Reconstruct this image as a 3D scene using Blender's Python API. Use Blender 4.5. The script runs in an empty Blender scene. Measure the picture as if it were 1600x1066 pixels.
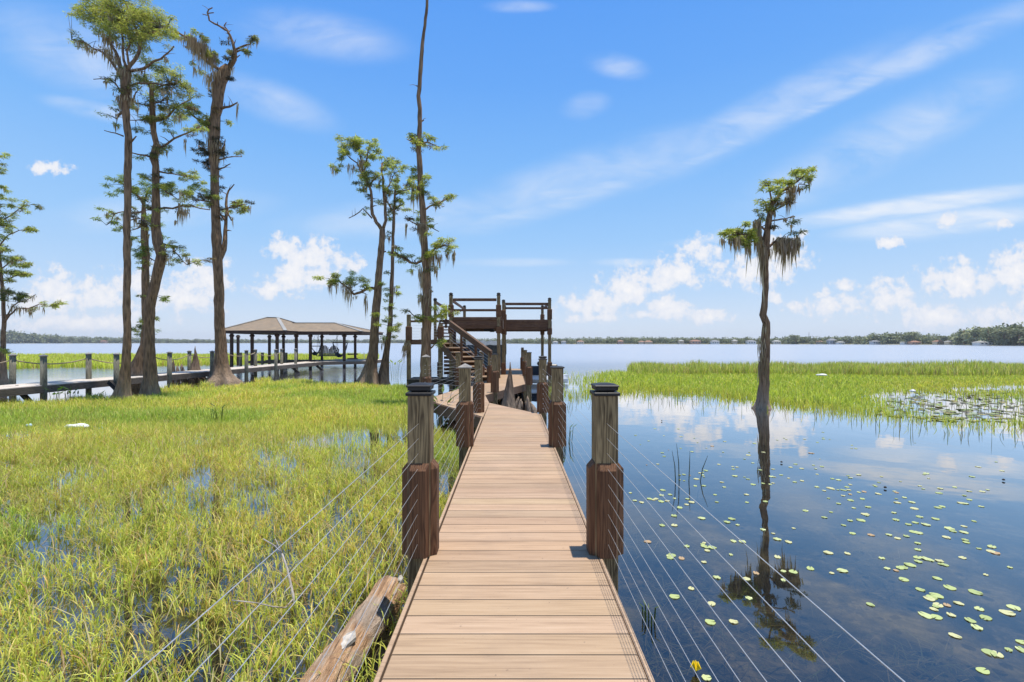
import bpy, bmesh, math, random
import numpy as np
from mathutils import Vector, Matrix
random.seed(7); RS = np.random.RandomState(11)
R = math.radians; PI = math.pi
sc = bpy.context.scene; COL = sc.collection

# ------------------------------------------------------------------ camera
F, CX, HY, HZ = 720.0, 800.0, 535.0, 1.92      # focal length, centre and horizon (photo pixels), eye height above water
cam = bpy.data.cameras.new('camera'); co = bpy.data.objects.new('camera', cam); COL.objects.link(co)
co.location = (0, 0, HZ); co.rotation_euler = (R(90), 0, 0)
cam.lens = 36*F/1600; cam.sensor_width = 36; cam.shift_y = 2/1600; cam.clip_start = .05; cam.clip_end = 9000
sc.camera = co
def P(px, py, Y): return Vector(((px-CX)/F*Y, Y, HZ-(py-HY)/F*Y))
def G(px, py, z=0.0):
    Y = (HZ-z)*F/(py-HY); return Vector(((px-CX)/F*Y, Y, z))

# ------------------------------------------------------------------ node helpers
def sock(n, i): return n.inputs[i]
class NT:
    def __init__(s, tree): s.t = tree; s.t.nodes.clear()
    def n(s, typ, ins=None, **kw):
        nd = s.t.nodes.new(typ)
        for k, v in kw.items(): setattr(nd, k, v)
        for k, v in (ins or {}).items():
            if isinstance(v, bpy.types.NodeSocket): s.t.links.new(v, nd.inputs[k])
            elif v is not None: nd.inputs[k].default_value = v
        return nd
    def math(s, op, a, b=0.0, c=0.0, clamp=False):
        return s.n('ShaderNodeMath', {0: a, 1: b, 2: c}, operation=op, use_clamp=clamp).outputs[0]
    def mix(s, f, a, b, blend='MIX'):
        nd = s.n('ShaderNodeMix', {0: f}, data_type='RGBA', blend_type=blend)
        for i, v in ((6, a), (7, b)):
            if isinstance(v, bpy.types.NodeSocket): s.t.links.new(v, nd.inputs[i])
            else: nd.inputs[i].default_value = (*v, 1) if len(v) == 3 else v
        return nd.outputs[2]
    def ramp(s, f, stops, interp='LINEAR'):
        nd = s.n('ShaderNodeValToRGB', {0: f}); cr = nd.color_ramp; cr.interpolation = interp
        while len(cr.elements) < len(stops): cr.elements.new(.5)
        for e, (p, c) in zip(cr.elements, stops):
            e.position = p; e.color = (*c, 1) if not isinstance(c, (int, float)) else (c, c, c, 1)
        return nd.outputs[0]
    def noise(s, vec, scale, detail=4, rough=.55, dist=0.0):
        return s.n('ShaderNodeTexNoise', {'Vector': vec, 'Scale': scale, 'Detail': detail, 'Roughness': rough, 'Distortion': dist}).outputs[0]
    def mapr(s, v, a, b, c=0.0, d=1.0, smooth=False):
        return s.n('ShaderNodeMapRange', {0: v, 1: a, 2: b, 3: c, 4: d}, interpolation_type='SMOOTHSTEP' if smooth else 'LINEAR').outputs[0]
    def mapping(s, vec, scale=(1, 1, 1), loc=(0, 0, 0), rot=(0, 0, 0), typ='POINT'):
        return s.n('ShaderNodeMapping', {0: vec, 1: loc, 2: rot, 3: scale}, vector_type=typ).outputs[0]

# ------------------------------------------------------------------ world, sun, exposure
SUN_EL, SUN_AZ = 82.5, 88.0          # azimuth clockwise from +Y (towards the far shore)
w = bpy.data.worlds.new('World'); sc.world = w; w.use_nodes = True
nt = NT(w.node_tree)
sky = nt.n('ShaderNodeTexSky', sky_type='NISHITA', sun_disc=False, sun_elevation=R(SUN_EL), sun_rotation=R(SUN_AZ),
           air_density=1.0, dust_density=.6, ozone_density=1.5)
d = nt.n('ShaderNodeTexCoord').outputs['Generated']
xyz = nt.n('ShaderNodeSeparateXYZ', {0: d})
ay = nt.math('MAXIMUM', nt.math('ABSOLUTE', xyz.outputs[1]), .03)
u = nt.math('DIVIDE', xyz.outputs[0], ay); v = nt.math('DIVIDE', xyz.outputs[2], ay)
uv = nt.n('ShaderNodeCombineXYZ', {0: u, 1: v, 2: 0.0}).outputs[0]
def puff(px, py, rx, ry, rot=0.0):
    m = nt.mapping(uv, scale=(rx/F, ry/F, 1), loc=((px-CX)/F, (HY-py)/F, 0), rot=(0, 0, R(rot)), typ='TEXTURE')
    return nt.math('SUBTRACT', 1.0, nt.n('ShaderNodeVectorMath', {0: m}, operation='LENGTH').outputs['Value'])
def union(items):
    acc = None
    for it in items:
        p = puff(*it); acc = p if acc is None else nt.math('MAXIMUM', acc, p)
    return acc
CUM = [(92, 457, 52, 34), (150, 462, 60, 30), (215, 448, 60, 34), (310, 440, 55, 36), (265, 465, 90, 26), (60, 470, 40, 22),
       (445, 388, 42, 20), (490, 405, 52, 34), (535, 412, 34, 20), (470, 432, 60, 26), (420, 452, 40, 12), (77, 261, 44, 12),
       (1095, 392, 34, 26), (1060, 425, 60, 28), (985, 445, 60, 26), (925, 475, 60, 20), (1048, 478, 42, 20), (1110, 495, 30, 14),
       (1180, 425, 75, 26), (1225, 390, 50, 26), (1297, 478, 55, 24), (1240, 480, 26, 12), (1390, 465, 55, 30), (1500, 440, 80, 30),
       (1590, 425, 60, 36), (1470, 495, 80, 24), (1560, 495, 70, 26), (1485, 346, 22, 15), (1392, 379, 26, 9), (1322, 447, 22, 10),
       (1560, 350, 24, 10), (930, 497, 50, 9), (130, 505, 140, 16), (1000, 492, 30, 8), (1215, 465, 16, 12)]
cum = union([(a, b_, c*1.5, d_*1.7) for a, b_, c, d_ in CUM])
cn = nt.noise(uv, 26.0, 8, .58, .15); cn2 = nt.noise(nt.mapping(uv, loc=(3.1, 1.7, 0)), 7.0, 4, .5)
cd = nt.math('ADD', cum, nt.math('MULTIPLY', nt.math('SUBTRACT', cn, .52), 1.9))
cd = nt.math('ADD', cd, nt.math('MULTIPLY', nt.math('SUBTRACT', cn2, .5), .7))
cn3 = nt.noise(uv, 70.0, 5, .6); cd = nt.math('ADD', cd, nt.math('MULTIPLY', nt.math('SUBTRACT', cn3, .5), .9))
cmask = nt.mapr(cd, .26, .70, 0, .98, True)
gate = nt.mapr(cum, -.12, .15, 0, 1, True); cmask = nt.math('MULTIPLY', cmask, gate)
CIR = [(930, 270, 300, 55, 17), (1190, 180, 330, 46, 27), (1460, 75, 260, 36, 23), (1425, 325, 230, 20, 8), (1130, 372, 110, 9, 6),
       (500, 55, 170, 50, -8), (120, 85, 190, 75, -22), (150, 172, 110, 20, -12), (965, 103, 62, 26, -10), (915, 165, 50, 26, 12),
       (640, 340, 260, 40, 4), (430, 160, 130, 40, -20), (810, 10, 70, 14, 0), (800, 410, 120, 10, 0), (980, 410, 70, 9, 0), (1380, 220, 330, 60, 26), (250,330,220,40,4)]
cir = union(CIR)
cv = nt.mapping(uv, scale=(2.0, 5.5, 1), rot=(0, 0, R(-20)))
sn = nt.noise(cv, 2.6, 7, .6, .6); sn2 = nt.noise(uv, 4.0, 5, .6, .3)
cs = nt.math('MULTIPLY', nt.mapr(cir, 0, .8, 0, 1, True), nt.mapr(nt.math('ADD', nt.math('MULTIPLY', sn, .65), nt.math('MULTIPLY', sn2, .35)), .36, .66, 0.08, 1))
cs = nt.math('MULTIPLY', cs, .5)
band = union([(1430, 322, 270, 24, 8), (1440, 326, 240, 18, 7), (1235, 352, 150, 12, 6), (1300, 150, 440, 20, 25), (900, 300, 260, 34, 18), (1480, 345, 200, 34, 7)])
bn = nt.noise(nt.mapping(uv, scale=(3.0, 16.0, 1), rot=(0, 0, R(-18))), 2.2, 6, .6, .5)
bs = nt.math('MULTIPLY', nt.mapr(band, 0, .7, 0, 1, True), nt.mapr(bn, .34, .66, .10, .42))
st = nt.math('MULTIPLY', nt.mapr(union([(1430, 322, 280, 22, 8), (1480, 348, 220, 26, 6)]), 0, .75, 0, 1, True), nt.mapr(bn, .28, .6, .25, .85))
cs = nt.math('MAXIMUM', nt.math('MAXIMUM', cs, bs), st)
el = nt.math('ARCSINE', xyz.outputs[2])
EXPO = .45
def s2l(c): return tuple((x/255/12.92 if x/255 <= .04045 else ((x/255+.055)/1.055)**2.4) for x in c)
def skyc(*c): return tuple(x*10/2**EXPO for x in s2l(c))
grad = nt.ramp(nt.mapr(el, 0, R(90)), [(p/90, skyc(*c)) for p, c in ((0, (224, 233, 246)), (2.5, (212, 228, 248)), (6, (190, 219, 251)), (12, (160, 206, 253)), (21, (128, 188, 253)), (29, (106, 172, 251)), (38, (90, 160, 248)), (55, (70, 128, 214)), (90, (58, 100, 172)))])
skc = nt.mix(.92, nt.mix(1.0, sky.outputs[0], (.9, 1.0, 1.15), 'MULTIPLY'), grad)
shade = nt.mapr(cd, .3, 1.2, 0, 1)
ccol = nt.mix(shade, skyc(222, 230, 245), skyc(254, 252, 252))
skc = nt.mix(cs, skc, skyc(238, 244, 253)); skc = nt.mix(cmask, skc, ccol)
bg = nt.n('ShaderNodeBackground', {0: skc, 1: .1}); nt.t.links.new(bg.outputs[0], nt.n('ShaderNodeOutputWorld').inputs[0])
sl = bpy.data.lights.new('sun', 'SUN'); so = bpy.data.objects.new('sun', sl); COL.objects.link(so)
sl.energy = 4.3; sl.angle = R(.5); sl.color = (1, .955, .88)
sdir = Vector((math.sin(R(SUN_AZ))*math.cos(R(SUN_EL)), math.cos(R(SUN_AZ))*math.cos(R(SUN_EL)), math.sin(R(SUN_EL))))
so.rotation_euler = sdir.to_track_quat('Z', 'Y').to_euler(); so.location = sdir*60
vs = sc.view_settings; vs.view_transform = 'Standard'; vs.look = 'None'; vs.exposure = EXPO; vs.gamma = 1; vs.use_curve_mapping = False
sc.cycles.max_bounces = 8; sc.cycles.transparent_max_bounces = 24; sc.cycles.use_denoising = True
sc.cycles.sample_clamp_indirect = 6

# ------------------------------------------------------------------ materials
def mat(name, build):
    m = bpy.data.materials.new(name); m.use_nodes = True; t = NT(m.node_tree)
    out = t.n('ShaderNodeOutputMaterial'); s = build(t)
    t.t.links.new(s, out.inputs[0]); return m
def pbsdf(t, col, rough=.7, bump=None, bstr=.3, bdist=.01, spec=.4, metal=0.0):
    ins = {'Base Color': col if isinstance(col, bpy.types.NodeSocket) else (*col, 1), 'Roughness': rough, 'Specular IOR Level': spec, 'Metallic': metal}
    if bump is not None: ins['Normal'] = t.n('ShaderNodeBump', {'Height': bump, 'Strength': bstr, 'Distance': bdist}).outputs[0]
    return t.n('ShaderNodeBsdfPrincipled', ins).outputs[0]
def tone(t): return t.n('ShaderNodeAttribute', attribute_name='Col').outputs['Color']
def ocoord(t): return t.n('ShaderNodeTexCoord').outputs['Object']
def plain(name, c, rough=.6, var=.25, scale=6.0, metal=0.0, spec=.4):
    def b(t):
        n = t.noise(ocoord(t), scale, 5)
        k = t.ramp(n, [(.3, tuple(x*(1-var) for x in c)), (.7, tuple(min(1, x*(1+var)) for x in c))])
        return pbsdf(t, k, rough, n, .15, .01, spec, metal)
    return mat(name, b)
def wood(name, c1, c2, axis='z', sc_=9.0, stretch=.07, rough=.75, usetone=False, grain=.5):
    def b(t):
        s = {'x': (stretch, 1, 1), 'y': (1, stretch, 1), 'z': (1, 1, stretch)}[axis]
        v = t.mapping(ocoord(t), scale=tuple(k*sc_ for k in s))
        n1 = t.noise(v, 1.0, 3, .5, .8)
        rings = t.math('FRACT', t.math('MULTIPLY', n1, 11.0))
        rings = t.math('MULTIPLY', t.math('ABSOLUTE', t.math('SUBTRACT', rings, .5)), 2.0)
        fine = t.noise(t.mapping(v, scale=(9, 9, 2)), 2.0, 5, .65)
        k = t.math('ADD', t.math('MULTIPLY', rings, grain), t.math('MULTIPLY', fine, 1-grain))
        col = t.ramp(k, [(.2, c1), (.75, c2)])
        big = t.noise(ocoord(t), 2.3, 4)
        col = t.mix(t.mapr(big, .35, .7, 0, .45), col, tuple(x*.62 for x in c1))
        if usetone: col = t.mix(1.0, col, tone(t), 'MULTIPLY')
        return pbsdf(t, col, rough, k, .35, .004, .3)
    return mat(name, b)
M = {}
M['post'] = wood('weathered pine post', (.085, .055, .024), (.37, .265, .13), 'z', 13, .06, grain=.62)
M['clad'] = wood('stained cedar cladding', (.07, .029, .012), (.21, .098, .043), 'z', 12, .06)
M['beam'] = wood('stained timber beam', (.085, .04, .022), (.19, .10, .055), 'x', 9, .06)
M['beamy'] = wood('stained timber', (.085, .045, .026), (.17, .10, .06), 'y', 9, .06)
M['grey'] = wood('silvered dock timber', (.07, .055, .042), (.19, .15, .115), 'y', 9, .1)
M['greyx'] = wood('silvered dock boards', (.46, .39, .31), (.76, .67, .56), 'x', 9, .1, usetone=True)
M['pile'] = wood('old round piling', (.085, .08, .055), (.30, .27, .19), 'z', 11, .08)
M['dark'] = wood('dark wet timber', (.018, .016, .013), (.055, .045, .035), 'z', 8, .1)
M['brownpost'] = wood('dark brown painted timber', (.04, .022, .015), (.085, .05, .035), 'z', 8, .1)
M['swing'] = wood('weathered slat wood', (.10, .09, .07), (.24, .21, .17), 'z', 12, .1)
def deckb(t):
    v = t.mapping(ocoord(t), scale=(1.6, 46, 20))
    n = t.noise(v, 1.4, 6, .62); v2 = t.mapping(ocoord(t), scale=(.5, 9, 9)); n2 = t.noise(v2, 1.0, 4, .6, .3)
    col = t.ramp(t.math('ADD', t.math('MULTIPLY', n, .6), t.math('MULTIPLY', n2, .4)), [(.28, (.22, .138, .08)), (.5, (.405, .272, .165)), (.72, (.49, .345, .222))])
    col = t.mix(1.0, col, tone(t), 'MULTIPLY')
    dirt = t.noise(ocoord(t), 1.7, 7, .65); col = t.mix(t.mapr(dirt, .50, .72, 0, .28), col, (.19, .14, .105)); sp_ = t.noise(ocoord(t), 34, 2, .5); col = t.mix(t.mapr(sp_, .70, .76, 0, .45), col, (.12, .085, .06))
    return pbsdf(t, col, .62, n, .25, .003, .35)
M['deck'] = mat('composite decking', deckb)
def barkb(c1, c2, c3):
    def b(t):
        v = t.mapping(ocoord(t), scale=(9, 9, 1.3)); n = t.noise(v, 2.2, 7, .65, .5)
        g = t.noise(ocoord(t), 1.2, 5, .6)
        vo = t.n('ShaderNodeTexVoronoi', {'Vector': t.mapping(ocoord(t), scale=(8, 8, 1.2)), 'Scale': 2.6}).outputs[0]
        h = t.math('ADD', t.math('MULTIPLY', n, .7), t.math('MULTIPLY', vo, .5))
        col = t.ramp(h, [(.28, c1), (.75, c2)]); col = t.mix(t.mapr(g, .5, .75, 0, .7), col, c3)
        z = t.n('ShaderNodeSeparateXYZ', {0: ocoord(t)}).outputs[2]
        col = t.mix(t.math('MULTIPLY', t.mapr(z, .05, 1.15, 1, 0, True), t.mapr(n, .35, .6, .35, .9)), col, (.36, .27, .19))
        return pbsdf(t, col, .9, h, 1.0, .05, .2)
    return b
M['bark'] = mat('cypress bark', barkb((.036, .02, .011), (.29, .18, .10), (.17, .10, .056)))
M['knee'] = mat('cypress knee bark', barkb((.04, .026, .018), (.20, .135, .09), (.15, .09, .055)))
def deadb(t):
    n = t.noise(t.mapping(ocoord(t), scale=(8, 8, 8)), 1.5, 6); return pbsdf(t, t.ramp(n, [(.3, (.20, .17, .14)), (.7, (.50, .45, .39))]), .85, n, .4, .01)
M['deadwood'] = mat('bleached dead wood', deadb)
def leafmat(name, trans=.45, rough=.5):
    def b(t):
        c = tone(t)
        a = t.n('ShaderNodeBsdfPrincipled', {'Base Color': c, 'Roughness': rough, 'Specular IOR Level': .25}).outputs[0]
        tr = t.n('ShaderNodeBsdfTranslucent', {0: t.mix(1.0, c, (1.25, 1.3, .7), 'MULTIPLY')}).outputs[0]
        return t.n('ShaderNodeMixShader', {0: trans, 1: a, 2: tr}).outputs[0]
    return mat(name, b)
M['leaf'] = leafmat('cypress foliage'); M['grass'] = leafmat('marsh grass', .42, .45); M['moss'] = leafmat('spanish moss', .45, .9)
M['far'] = leafmat('far foliage', .15, .8); M['pad'] = leafmat('lily pad', .15, .35)
def waterb(t):
    pos = t.n('ShaderNodeNewGeometry').outputs['Position']; s = t.n('ShaderNodeSeparateXYZ', {0: pos})
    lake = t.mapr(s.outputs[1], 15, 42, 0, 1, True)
    left = t.mapr(s.outputs[0], 2, -8, 0, .10, True)
    amp = t.math('MAXIMUM', lake, t.math('MULTIPLY', left, t.mapr(s.outputs[1], 9, 15)))
    n1 = t.noise(t.mapping(pos, scale=(.55, 1.6, 1)), 1.5, 5, .6, .4); n2 = t.noise(t.mapping(pos, scale=(.9, 1.2, 1)), .55, 3, .5)
    calm = t.noise(t.mapping(pos, scale=(1, 1.3, 1)), .8, 3, .5)
    h = t.math('ADD', t.math('MULTIPLY', t.math('ADD', n1, n2), t.math('MULTIPLY', amp, .05)), t.math('MULTIPLY', calm, .004))
    nrm = t.n('ShaderNodeBump', {'Height': h, 'Strength': 1.0, 'Distance': 1.0}).outputs[0]
    fr = t.math('MINIMUM', t.math('MULTIPLY', t.n('ShaderNodeFresnel', {0: 1.45, 1: nrm}).outputs[0], 2.0), t.math('SUBTRACT', .96, t.math('MULTIPLY', lake, .34)))
    gl = t.n('ShaderNodeBsdfGlossy', {0: (.99, .985, .975, 1), 1: t.math('ADD', t.math('MULTIPLY', lake, .22), .015), 'Normal': nrm}).outputs[0]
    tr = t.n('ShaderNodeBsdfTransparent', {0: (.58, .60, .56, 1)}).outputs[0]
    df = t.n('ShaderNodeBsdfDiffuse', {0: t.mix(t.mapr(s.outputs[1], 18, 60, 0, 1, True), (.010, .014, .020), (.31, .315, .34))}).outputs[0]  # pale far body colour paints in wave glint and haze scatter
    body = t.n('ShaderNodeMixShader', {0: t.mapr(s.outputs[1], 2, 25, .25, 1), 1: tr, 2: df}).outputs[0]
    return t.n('ShaderNodeMixShader', {0: fr, 1: body, 2: gl}).outputs[0]
M['water'] = mat('lake water', waterb)
def bedb(t):
    n = t.noise(ocoord(t), 2.2, 7, .65, .5); m = t.noise(ocoord(t), 14, 5, .7, .6)
    c = t.ramp(n, [(.36, (.02, .02, .014)), (.50, (.13, .10, .05)), (.64, (.42, .31, .17))])
    return pbsdf(t, t.mix(t.mapr(m, .4, .65, 0, .8), c, (.035, .032, .018)), .95, m, .5, .05)
M['bed'] = mat('muddy lake bed', bedb)
M['land'] = plain('far shore ground', (.16, .15, .07), .95, .4, .05)
M['black'] = plain('black metal cap', (.016, .013, .011), .5, .2, 20, 0, .4)
M['lens'] = plain('dark cap glass', (.05, .055, .06), .12, .1, 10, 0, .7)
M['steel'] = plain('stainless cable', (.66, .64, .60), .3, .1, 30, .7)
M['bolt'] = plain('zinc fitting', (.60, .60, .58), .35, .1, 30, .7)
M['copper'] = plain('grey post cap', (.26, .235, .20), .4, .3, 12, .2)
M['rope'] = plain('tan rope', (.30, .235, .15), .9, .3, 60)
M['white'] = plain('white foam', (.74, .73, .70), .6, .12, 14)
M['bluebit'] = plain('pale blue plastic', (.45, .62, .68), .4, .1, 14)
M['pv'] = plain('grey boat cover', (.10, .11, .115), .6, .3, 5); M['hull'] = plain('white hull', (.7, .71, .72), .25, .06, 3); M['blackcov'] = plain('black vinyl cover', (.012, .012, .014), .4, .3, 6)
M['pontoon'] = plain('aluminium hull', (.34, .37, .41), .35, .15, 4, .4)
M['yellow'] = plain('yellow petal', (.80, .60, .02), .4, .15, 30)
M['sling'] = plain('dark sling canvas', (.035, .045, .06), .8, .3, 8)
M['reed'] = plain('dark reed stalk', (.045, .065, .03), .6, .3, 6)
def shingb(t):
    v = ocoord(t); br = t.n('ShaderNodeTexBrick', {'Vector': v, 'Color1': (.24, .175, .11, 1), 'Color2': (.32, .24, .155, 1), 'Mortar': (.14, .10, .065, 1), 'Scale': 2.2, 'Mortar Size': .02}).outputs[0]
    n = t.noise(v, 2.5, 6, .65); return pbsdf(t, t.mix(t.mapr(n, .4, .7, 0, .6), br, (.15, .13, .10)), .9, n, .3, .02)
M['shingle'] = mat('asphalt shingle', shingb)
def logb(t):
    v = t.mapping(ocoord(t), scale=(30, 3.2, 30), rot=(0, 0, R(-6))); n = t.noise(v, 1.3, 7, .68, .6); g = t.noise(ocoord(t), 5, 5)
    c = t.ramp(n, [(.28, (.07, .042, .025)), (.38, (.36, .20, .10)), (.52, (.56, .34, .18)), (.68, (.66, .52, .38))]); c = t.mix(t.mapr(g, .48, .62, 0, .65), c, (.40, .34, .27))
    return pbsdf(t, c, .9, n, 1.0, .06)
M['log'] = mat('driftwood log', logb)
M['barkflake'] = plain('grey bark flake', (.42, .38, .32), .9, .5, 22)
for nm, c in (('cream', (.55, .49, .38)), ('whitewall', (.58, .58, .54)), ('terra', (.40, .25, .16)), ('tan', (.50, .40, .25)), ('greywall', (.40, .42, .43)), ('roofgrey', (.20, .20, .20)), ('roofred', (.27, .14, .085)), ('roofpale', (.30, .29, .26)), ('window', (.05, .07, .09))):
    M[nm] = plain(nm, c, .7, .12, .3)

# ------------------------------------------------------------------ mesh helpers
class MB:
    def __init__(s): s.v = []; s.f = []; s.c = []; s.smooth = False
    def add(s, vs, fs, col=(1, 1, 1)):
        o = len(s.v); s.v += [tuple(a) for a in vs]; s.f += [tuple(i+o for i in f) for f in fs]; s.c += [col]*len(fs)
    def box(s, c, size, rz=0.0, bev=0.0, col=(1, 1, 1), m=None):
        hx, hy, hz = (k/2 for k in size); b = min(bev, hx*.9, hy*.9, hz*.9)
        if b <= 0:
            vs = [Vector((x, y, z)) for x in (-hx, hx) for y in (-hy, hy) for z in (-hz, hz)]
            fs = [(0, 1, 3, 2), (4, 6, 7, 5), (0, 4, 5, 1), (2, 3, 7, 6), (0, 2, 6, 4), (1, 5, 7, 3)]
        else:
            bm = bmesh.new(); bmesh.ops.create_cube(bm, size=1)
            for q in bm.verts: q.co = Vector((q.co.x*size[0], q.co.y*size[1], q.co.z*size[2]))
            bmesh.ops.bevel(bm, geom=bm.edges[:], offset=b, segments=1, affect='EDGES')
            bm.verts.index_update(); vs = [q.co.copy() for q in bm.verts]; fs = [[q.index for q in f.verts] for f in bm.faces]; bm.free()
        mt = Matrix.Translation(Vector(c)) @ (m if m is not None else Matrix.Rotation(rz, 4, 'Z'))
        s.add([mt @ q for q in vs], fs, col); return s
    def bar(s, a, b, wd, ht, up=(0, 0, 1), col=(1, 1, 1), bev=0.0):
        a, b = Vector(a), Vector(b); y = (b-a); L = y.length; y.normalize(); x = y.cross(Vector(up)).normalized(); z = x.cross(y)
        m = Matrix((x, y, z)).transposed().to_4x4(); return s.box((a+b)/2, (wd, L, ht), m=m, col=col, bev=bev)
    def tube(s, pts, rad, n=8, cap=True, col=(1, 1, 1), rough=0.0, flute=None):
        pts = [Vector(p) for p in pts]; rad = rad if hasattr(rad, '__len__') else [rad]*len(pts); vs = []; fs = []
        prev = None
        for i, p in enumerate(pts):
            t = (pts[min(i+1, len(pts)-1)]-pts[max(i-1, 0)]).normalized()
            ref = Vector((0, 1, 0)) if abs(t.y) < .9 else Vector((1, 0, 0))
            if prev is not None: ref = prev
            x = (ref - t*ref.dot(t)).normalized(); y = t.cross(x); prev = x
            for k in range(n):
                a = 2*PI*k/n; r = rad[i]*(1+rough*(random.random()-.5)*2)
                if flute: r *= 1+flute(i, a)
                vs.append(p+(x*math.cos(a)+y*math.sin(a))*r)
        for i in range(len(pts)-1):
            for k in range(n):
                fs.append((i*n+k, i*n+(k+1) % n, (i+1)*n+(k+1) % n, (i+1)*n+k))
        if cap: fs += [tuple(range(n))[::-1], tuple((len(pts)-1)*n+k for k in range(n))]
        s.add(vs, fs, col); return s
    def lathe(s, c, prof, n=12, col=(1, 1, 1)):
        s.tube([(c[0], c[1], c[2]+z) for r, z in prof], [max(r, 1e-4) for r, z in prof], n, True, col); return s
def link(name, me, m, parent=None):
    o = bpy.data.objects.new(name, me); COL.objects.link(o)
    if m is not None: me.materials.append(M[m] if isinstance(m, str) else m)
    if parent is not None: o.parent = parent
    return o
def wloc(o):
    l = Vector((0, 0, 0))
    while o is not None: l += o.location; o = o.parent
    return l
def obj(name, mb, m, parent=None, smooth=False, loc=None):
    off = wloc(parent) if parent is not None else Vector((0, 0, 0))
    if loc is not None: off = off+Vector(loc) if parent is None else Vector(loc)
    me = bpy.data.meshes.new(name); me.from_pydata([tuple(Vector(q)-off) for q in mb.v], [], mb.f)
    a = me.attributes.new('Col', 'FLOAT_COLOR', 'FACE'); a.data.foreach_set('color', np.array([(*c, 1) for c in mb.c], 'f').ravel() if mb.c else [])
    me.polygons.foreach_set('use_smooth', [smooth]*len(me.polygons)); me.update()
    o = link(name, me, m, parent)
    if loc is not None: o.location = Vector(loc) - (wloc(parent) if parent is not None else Vector((0, 0, 0)))
    return o
def npobj(name, V, Fq, C, m, parent=None):      # V (N,k,3) strips sharing face pattern Fq (list of tuples), C (N,3)
    N, k, _ = V.shape; off = np.array(wloc(parent)) if parent is not None else np.zeros(3)
    me = bpy.data.meshes.new(name); me.vertices.add(N*k); me.vertices.foreach_set('co', (V-off).astype('f').ravel())
    tot = np.array([len(f) for f in Fq]); base = np.concatenate([np.array(f) for f in Fq])
    li = (np.arange(N)[:, None]*k+base[None]).ravel(); me.loops.add(len(li)); me.loops.foreach_set('vertex_index', li.astype('i'))
    lt = np.tile(tot, N); ls = np.concatenate([[0], np.cumsum(lt)[:-1]])
    me.polygons.add(len(lt)); me.polygons.foreach_set('loop_start', ls.astype('i')); me.polygons.foreach_set('loop_total', lt.astype('i'))
    a = me.attributes.new('Col', 'FLOAT_COLOR', 'FACE'); cc = np.concatenate([C, np.ones((N, 1))], 1)
    a.data.foreach_set('color', np.repeat(cc, len(Fq), 0).astype('f').ravel())
    me.update(); me.validate(); return link(name, me, m, parent)
def tag(o, label=None, cat=None, group=None, kind=None):
    if label: o['label'] = label
    if cat: o['category'] = cat
    if group: o['group'] = group
    if kind: o['kind'] = kind
    return o
def thing(name, label, cat, loc=(0, 0, 0), group=None):
    o = bpy.data.objects.new(name, None); COL.objects.link(o); o.location = loc; o.empty_display_size = .2
    return tag(o, label, cat, group)
def clip(poly, n, d):           # keep n.p <= d
    out = []
    for i in range(len(poly)):
        a, b = poly[i], poly[(i+1) % len(poly)]; da, db = n[0]*a[0]+n[1]*a[1]-d, n[0]*b[0]+n[1]*b[1]-d
        if da <= 0: out.append(a)
        if da*db < 0:
            t = da/(da-db); out.append((a[0]+(b[0]-a[0])*t, a[1]+(b[1]-a[1])*t))
    return out

# ------------------------------------------------------------------ setting: water, bed, far land
def sheet(name, poly, z, m, kind='structure'):
    b = MB(); b.add([(x, y, z) for x, y in poly], [tuple(range(len(poly)))]); return tag(obj(name, b, m), kind=kind)
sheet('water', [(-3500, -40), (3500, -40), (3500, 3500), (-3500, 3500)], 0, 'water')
sheet('lake_bed', [(-3500, -40), (3500, -40), (3500, 3500), (-3500, 3500)], -.42, 'bed')
SH = [(-1400, 600, 516), (-120, 700, 517), (10, 700, 519), (60, 750, 524), (120, 800, 527), (200, 850, 528.5), (280, 900, 530.5), (400, 950, 530.7), (650, 950, 531), (860, 480, 529.3),
      (1000, 480, 528), (1100, 460, 528.2), (1200, 450, 528), (1300, 430, 527.5), (1352, 400, 527), (1366, 390, 523.5), (1430, 370, 521.5), (1480, 350, 526), (1500, 320, 519), (1530, 270, 513), (1600, 250, 511), (1800, 230, 506), (2600, 190, 500)]
def shore(px):
    for (a, b) in zip(SH[:-1], SH[1:]):
        if a[0] <= px <= b[0]:
            t = (px-a[0])/(b[0]-a[0]); return a[1]+(b[1]-a[1])*t, a[2]+(b[2]-a[2])*t
    return SH[-1][1:]
b = MB(); pts = []
for px in range(-1400, 2601, 20):
    Y, _ = shore(px); k = (px-CX)/F; pts.append([(k*Y, Y, -.3), (k*(Y+2), Y+2, .45), (k*(Y+60), Y+60, 1.4), (k*(Y+900), Y+900, 3)])
for a, c in zip(pts[:-1], pts[1:]):
    for i in range(3): b.add([a[i], c[i], c[i+1], a[i+1]], [(0, 1, 2, 3)])
tag(obj('land', b, 'land'), kind='structure')

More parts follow.
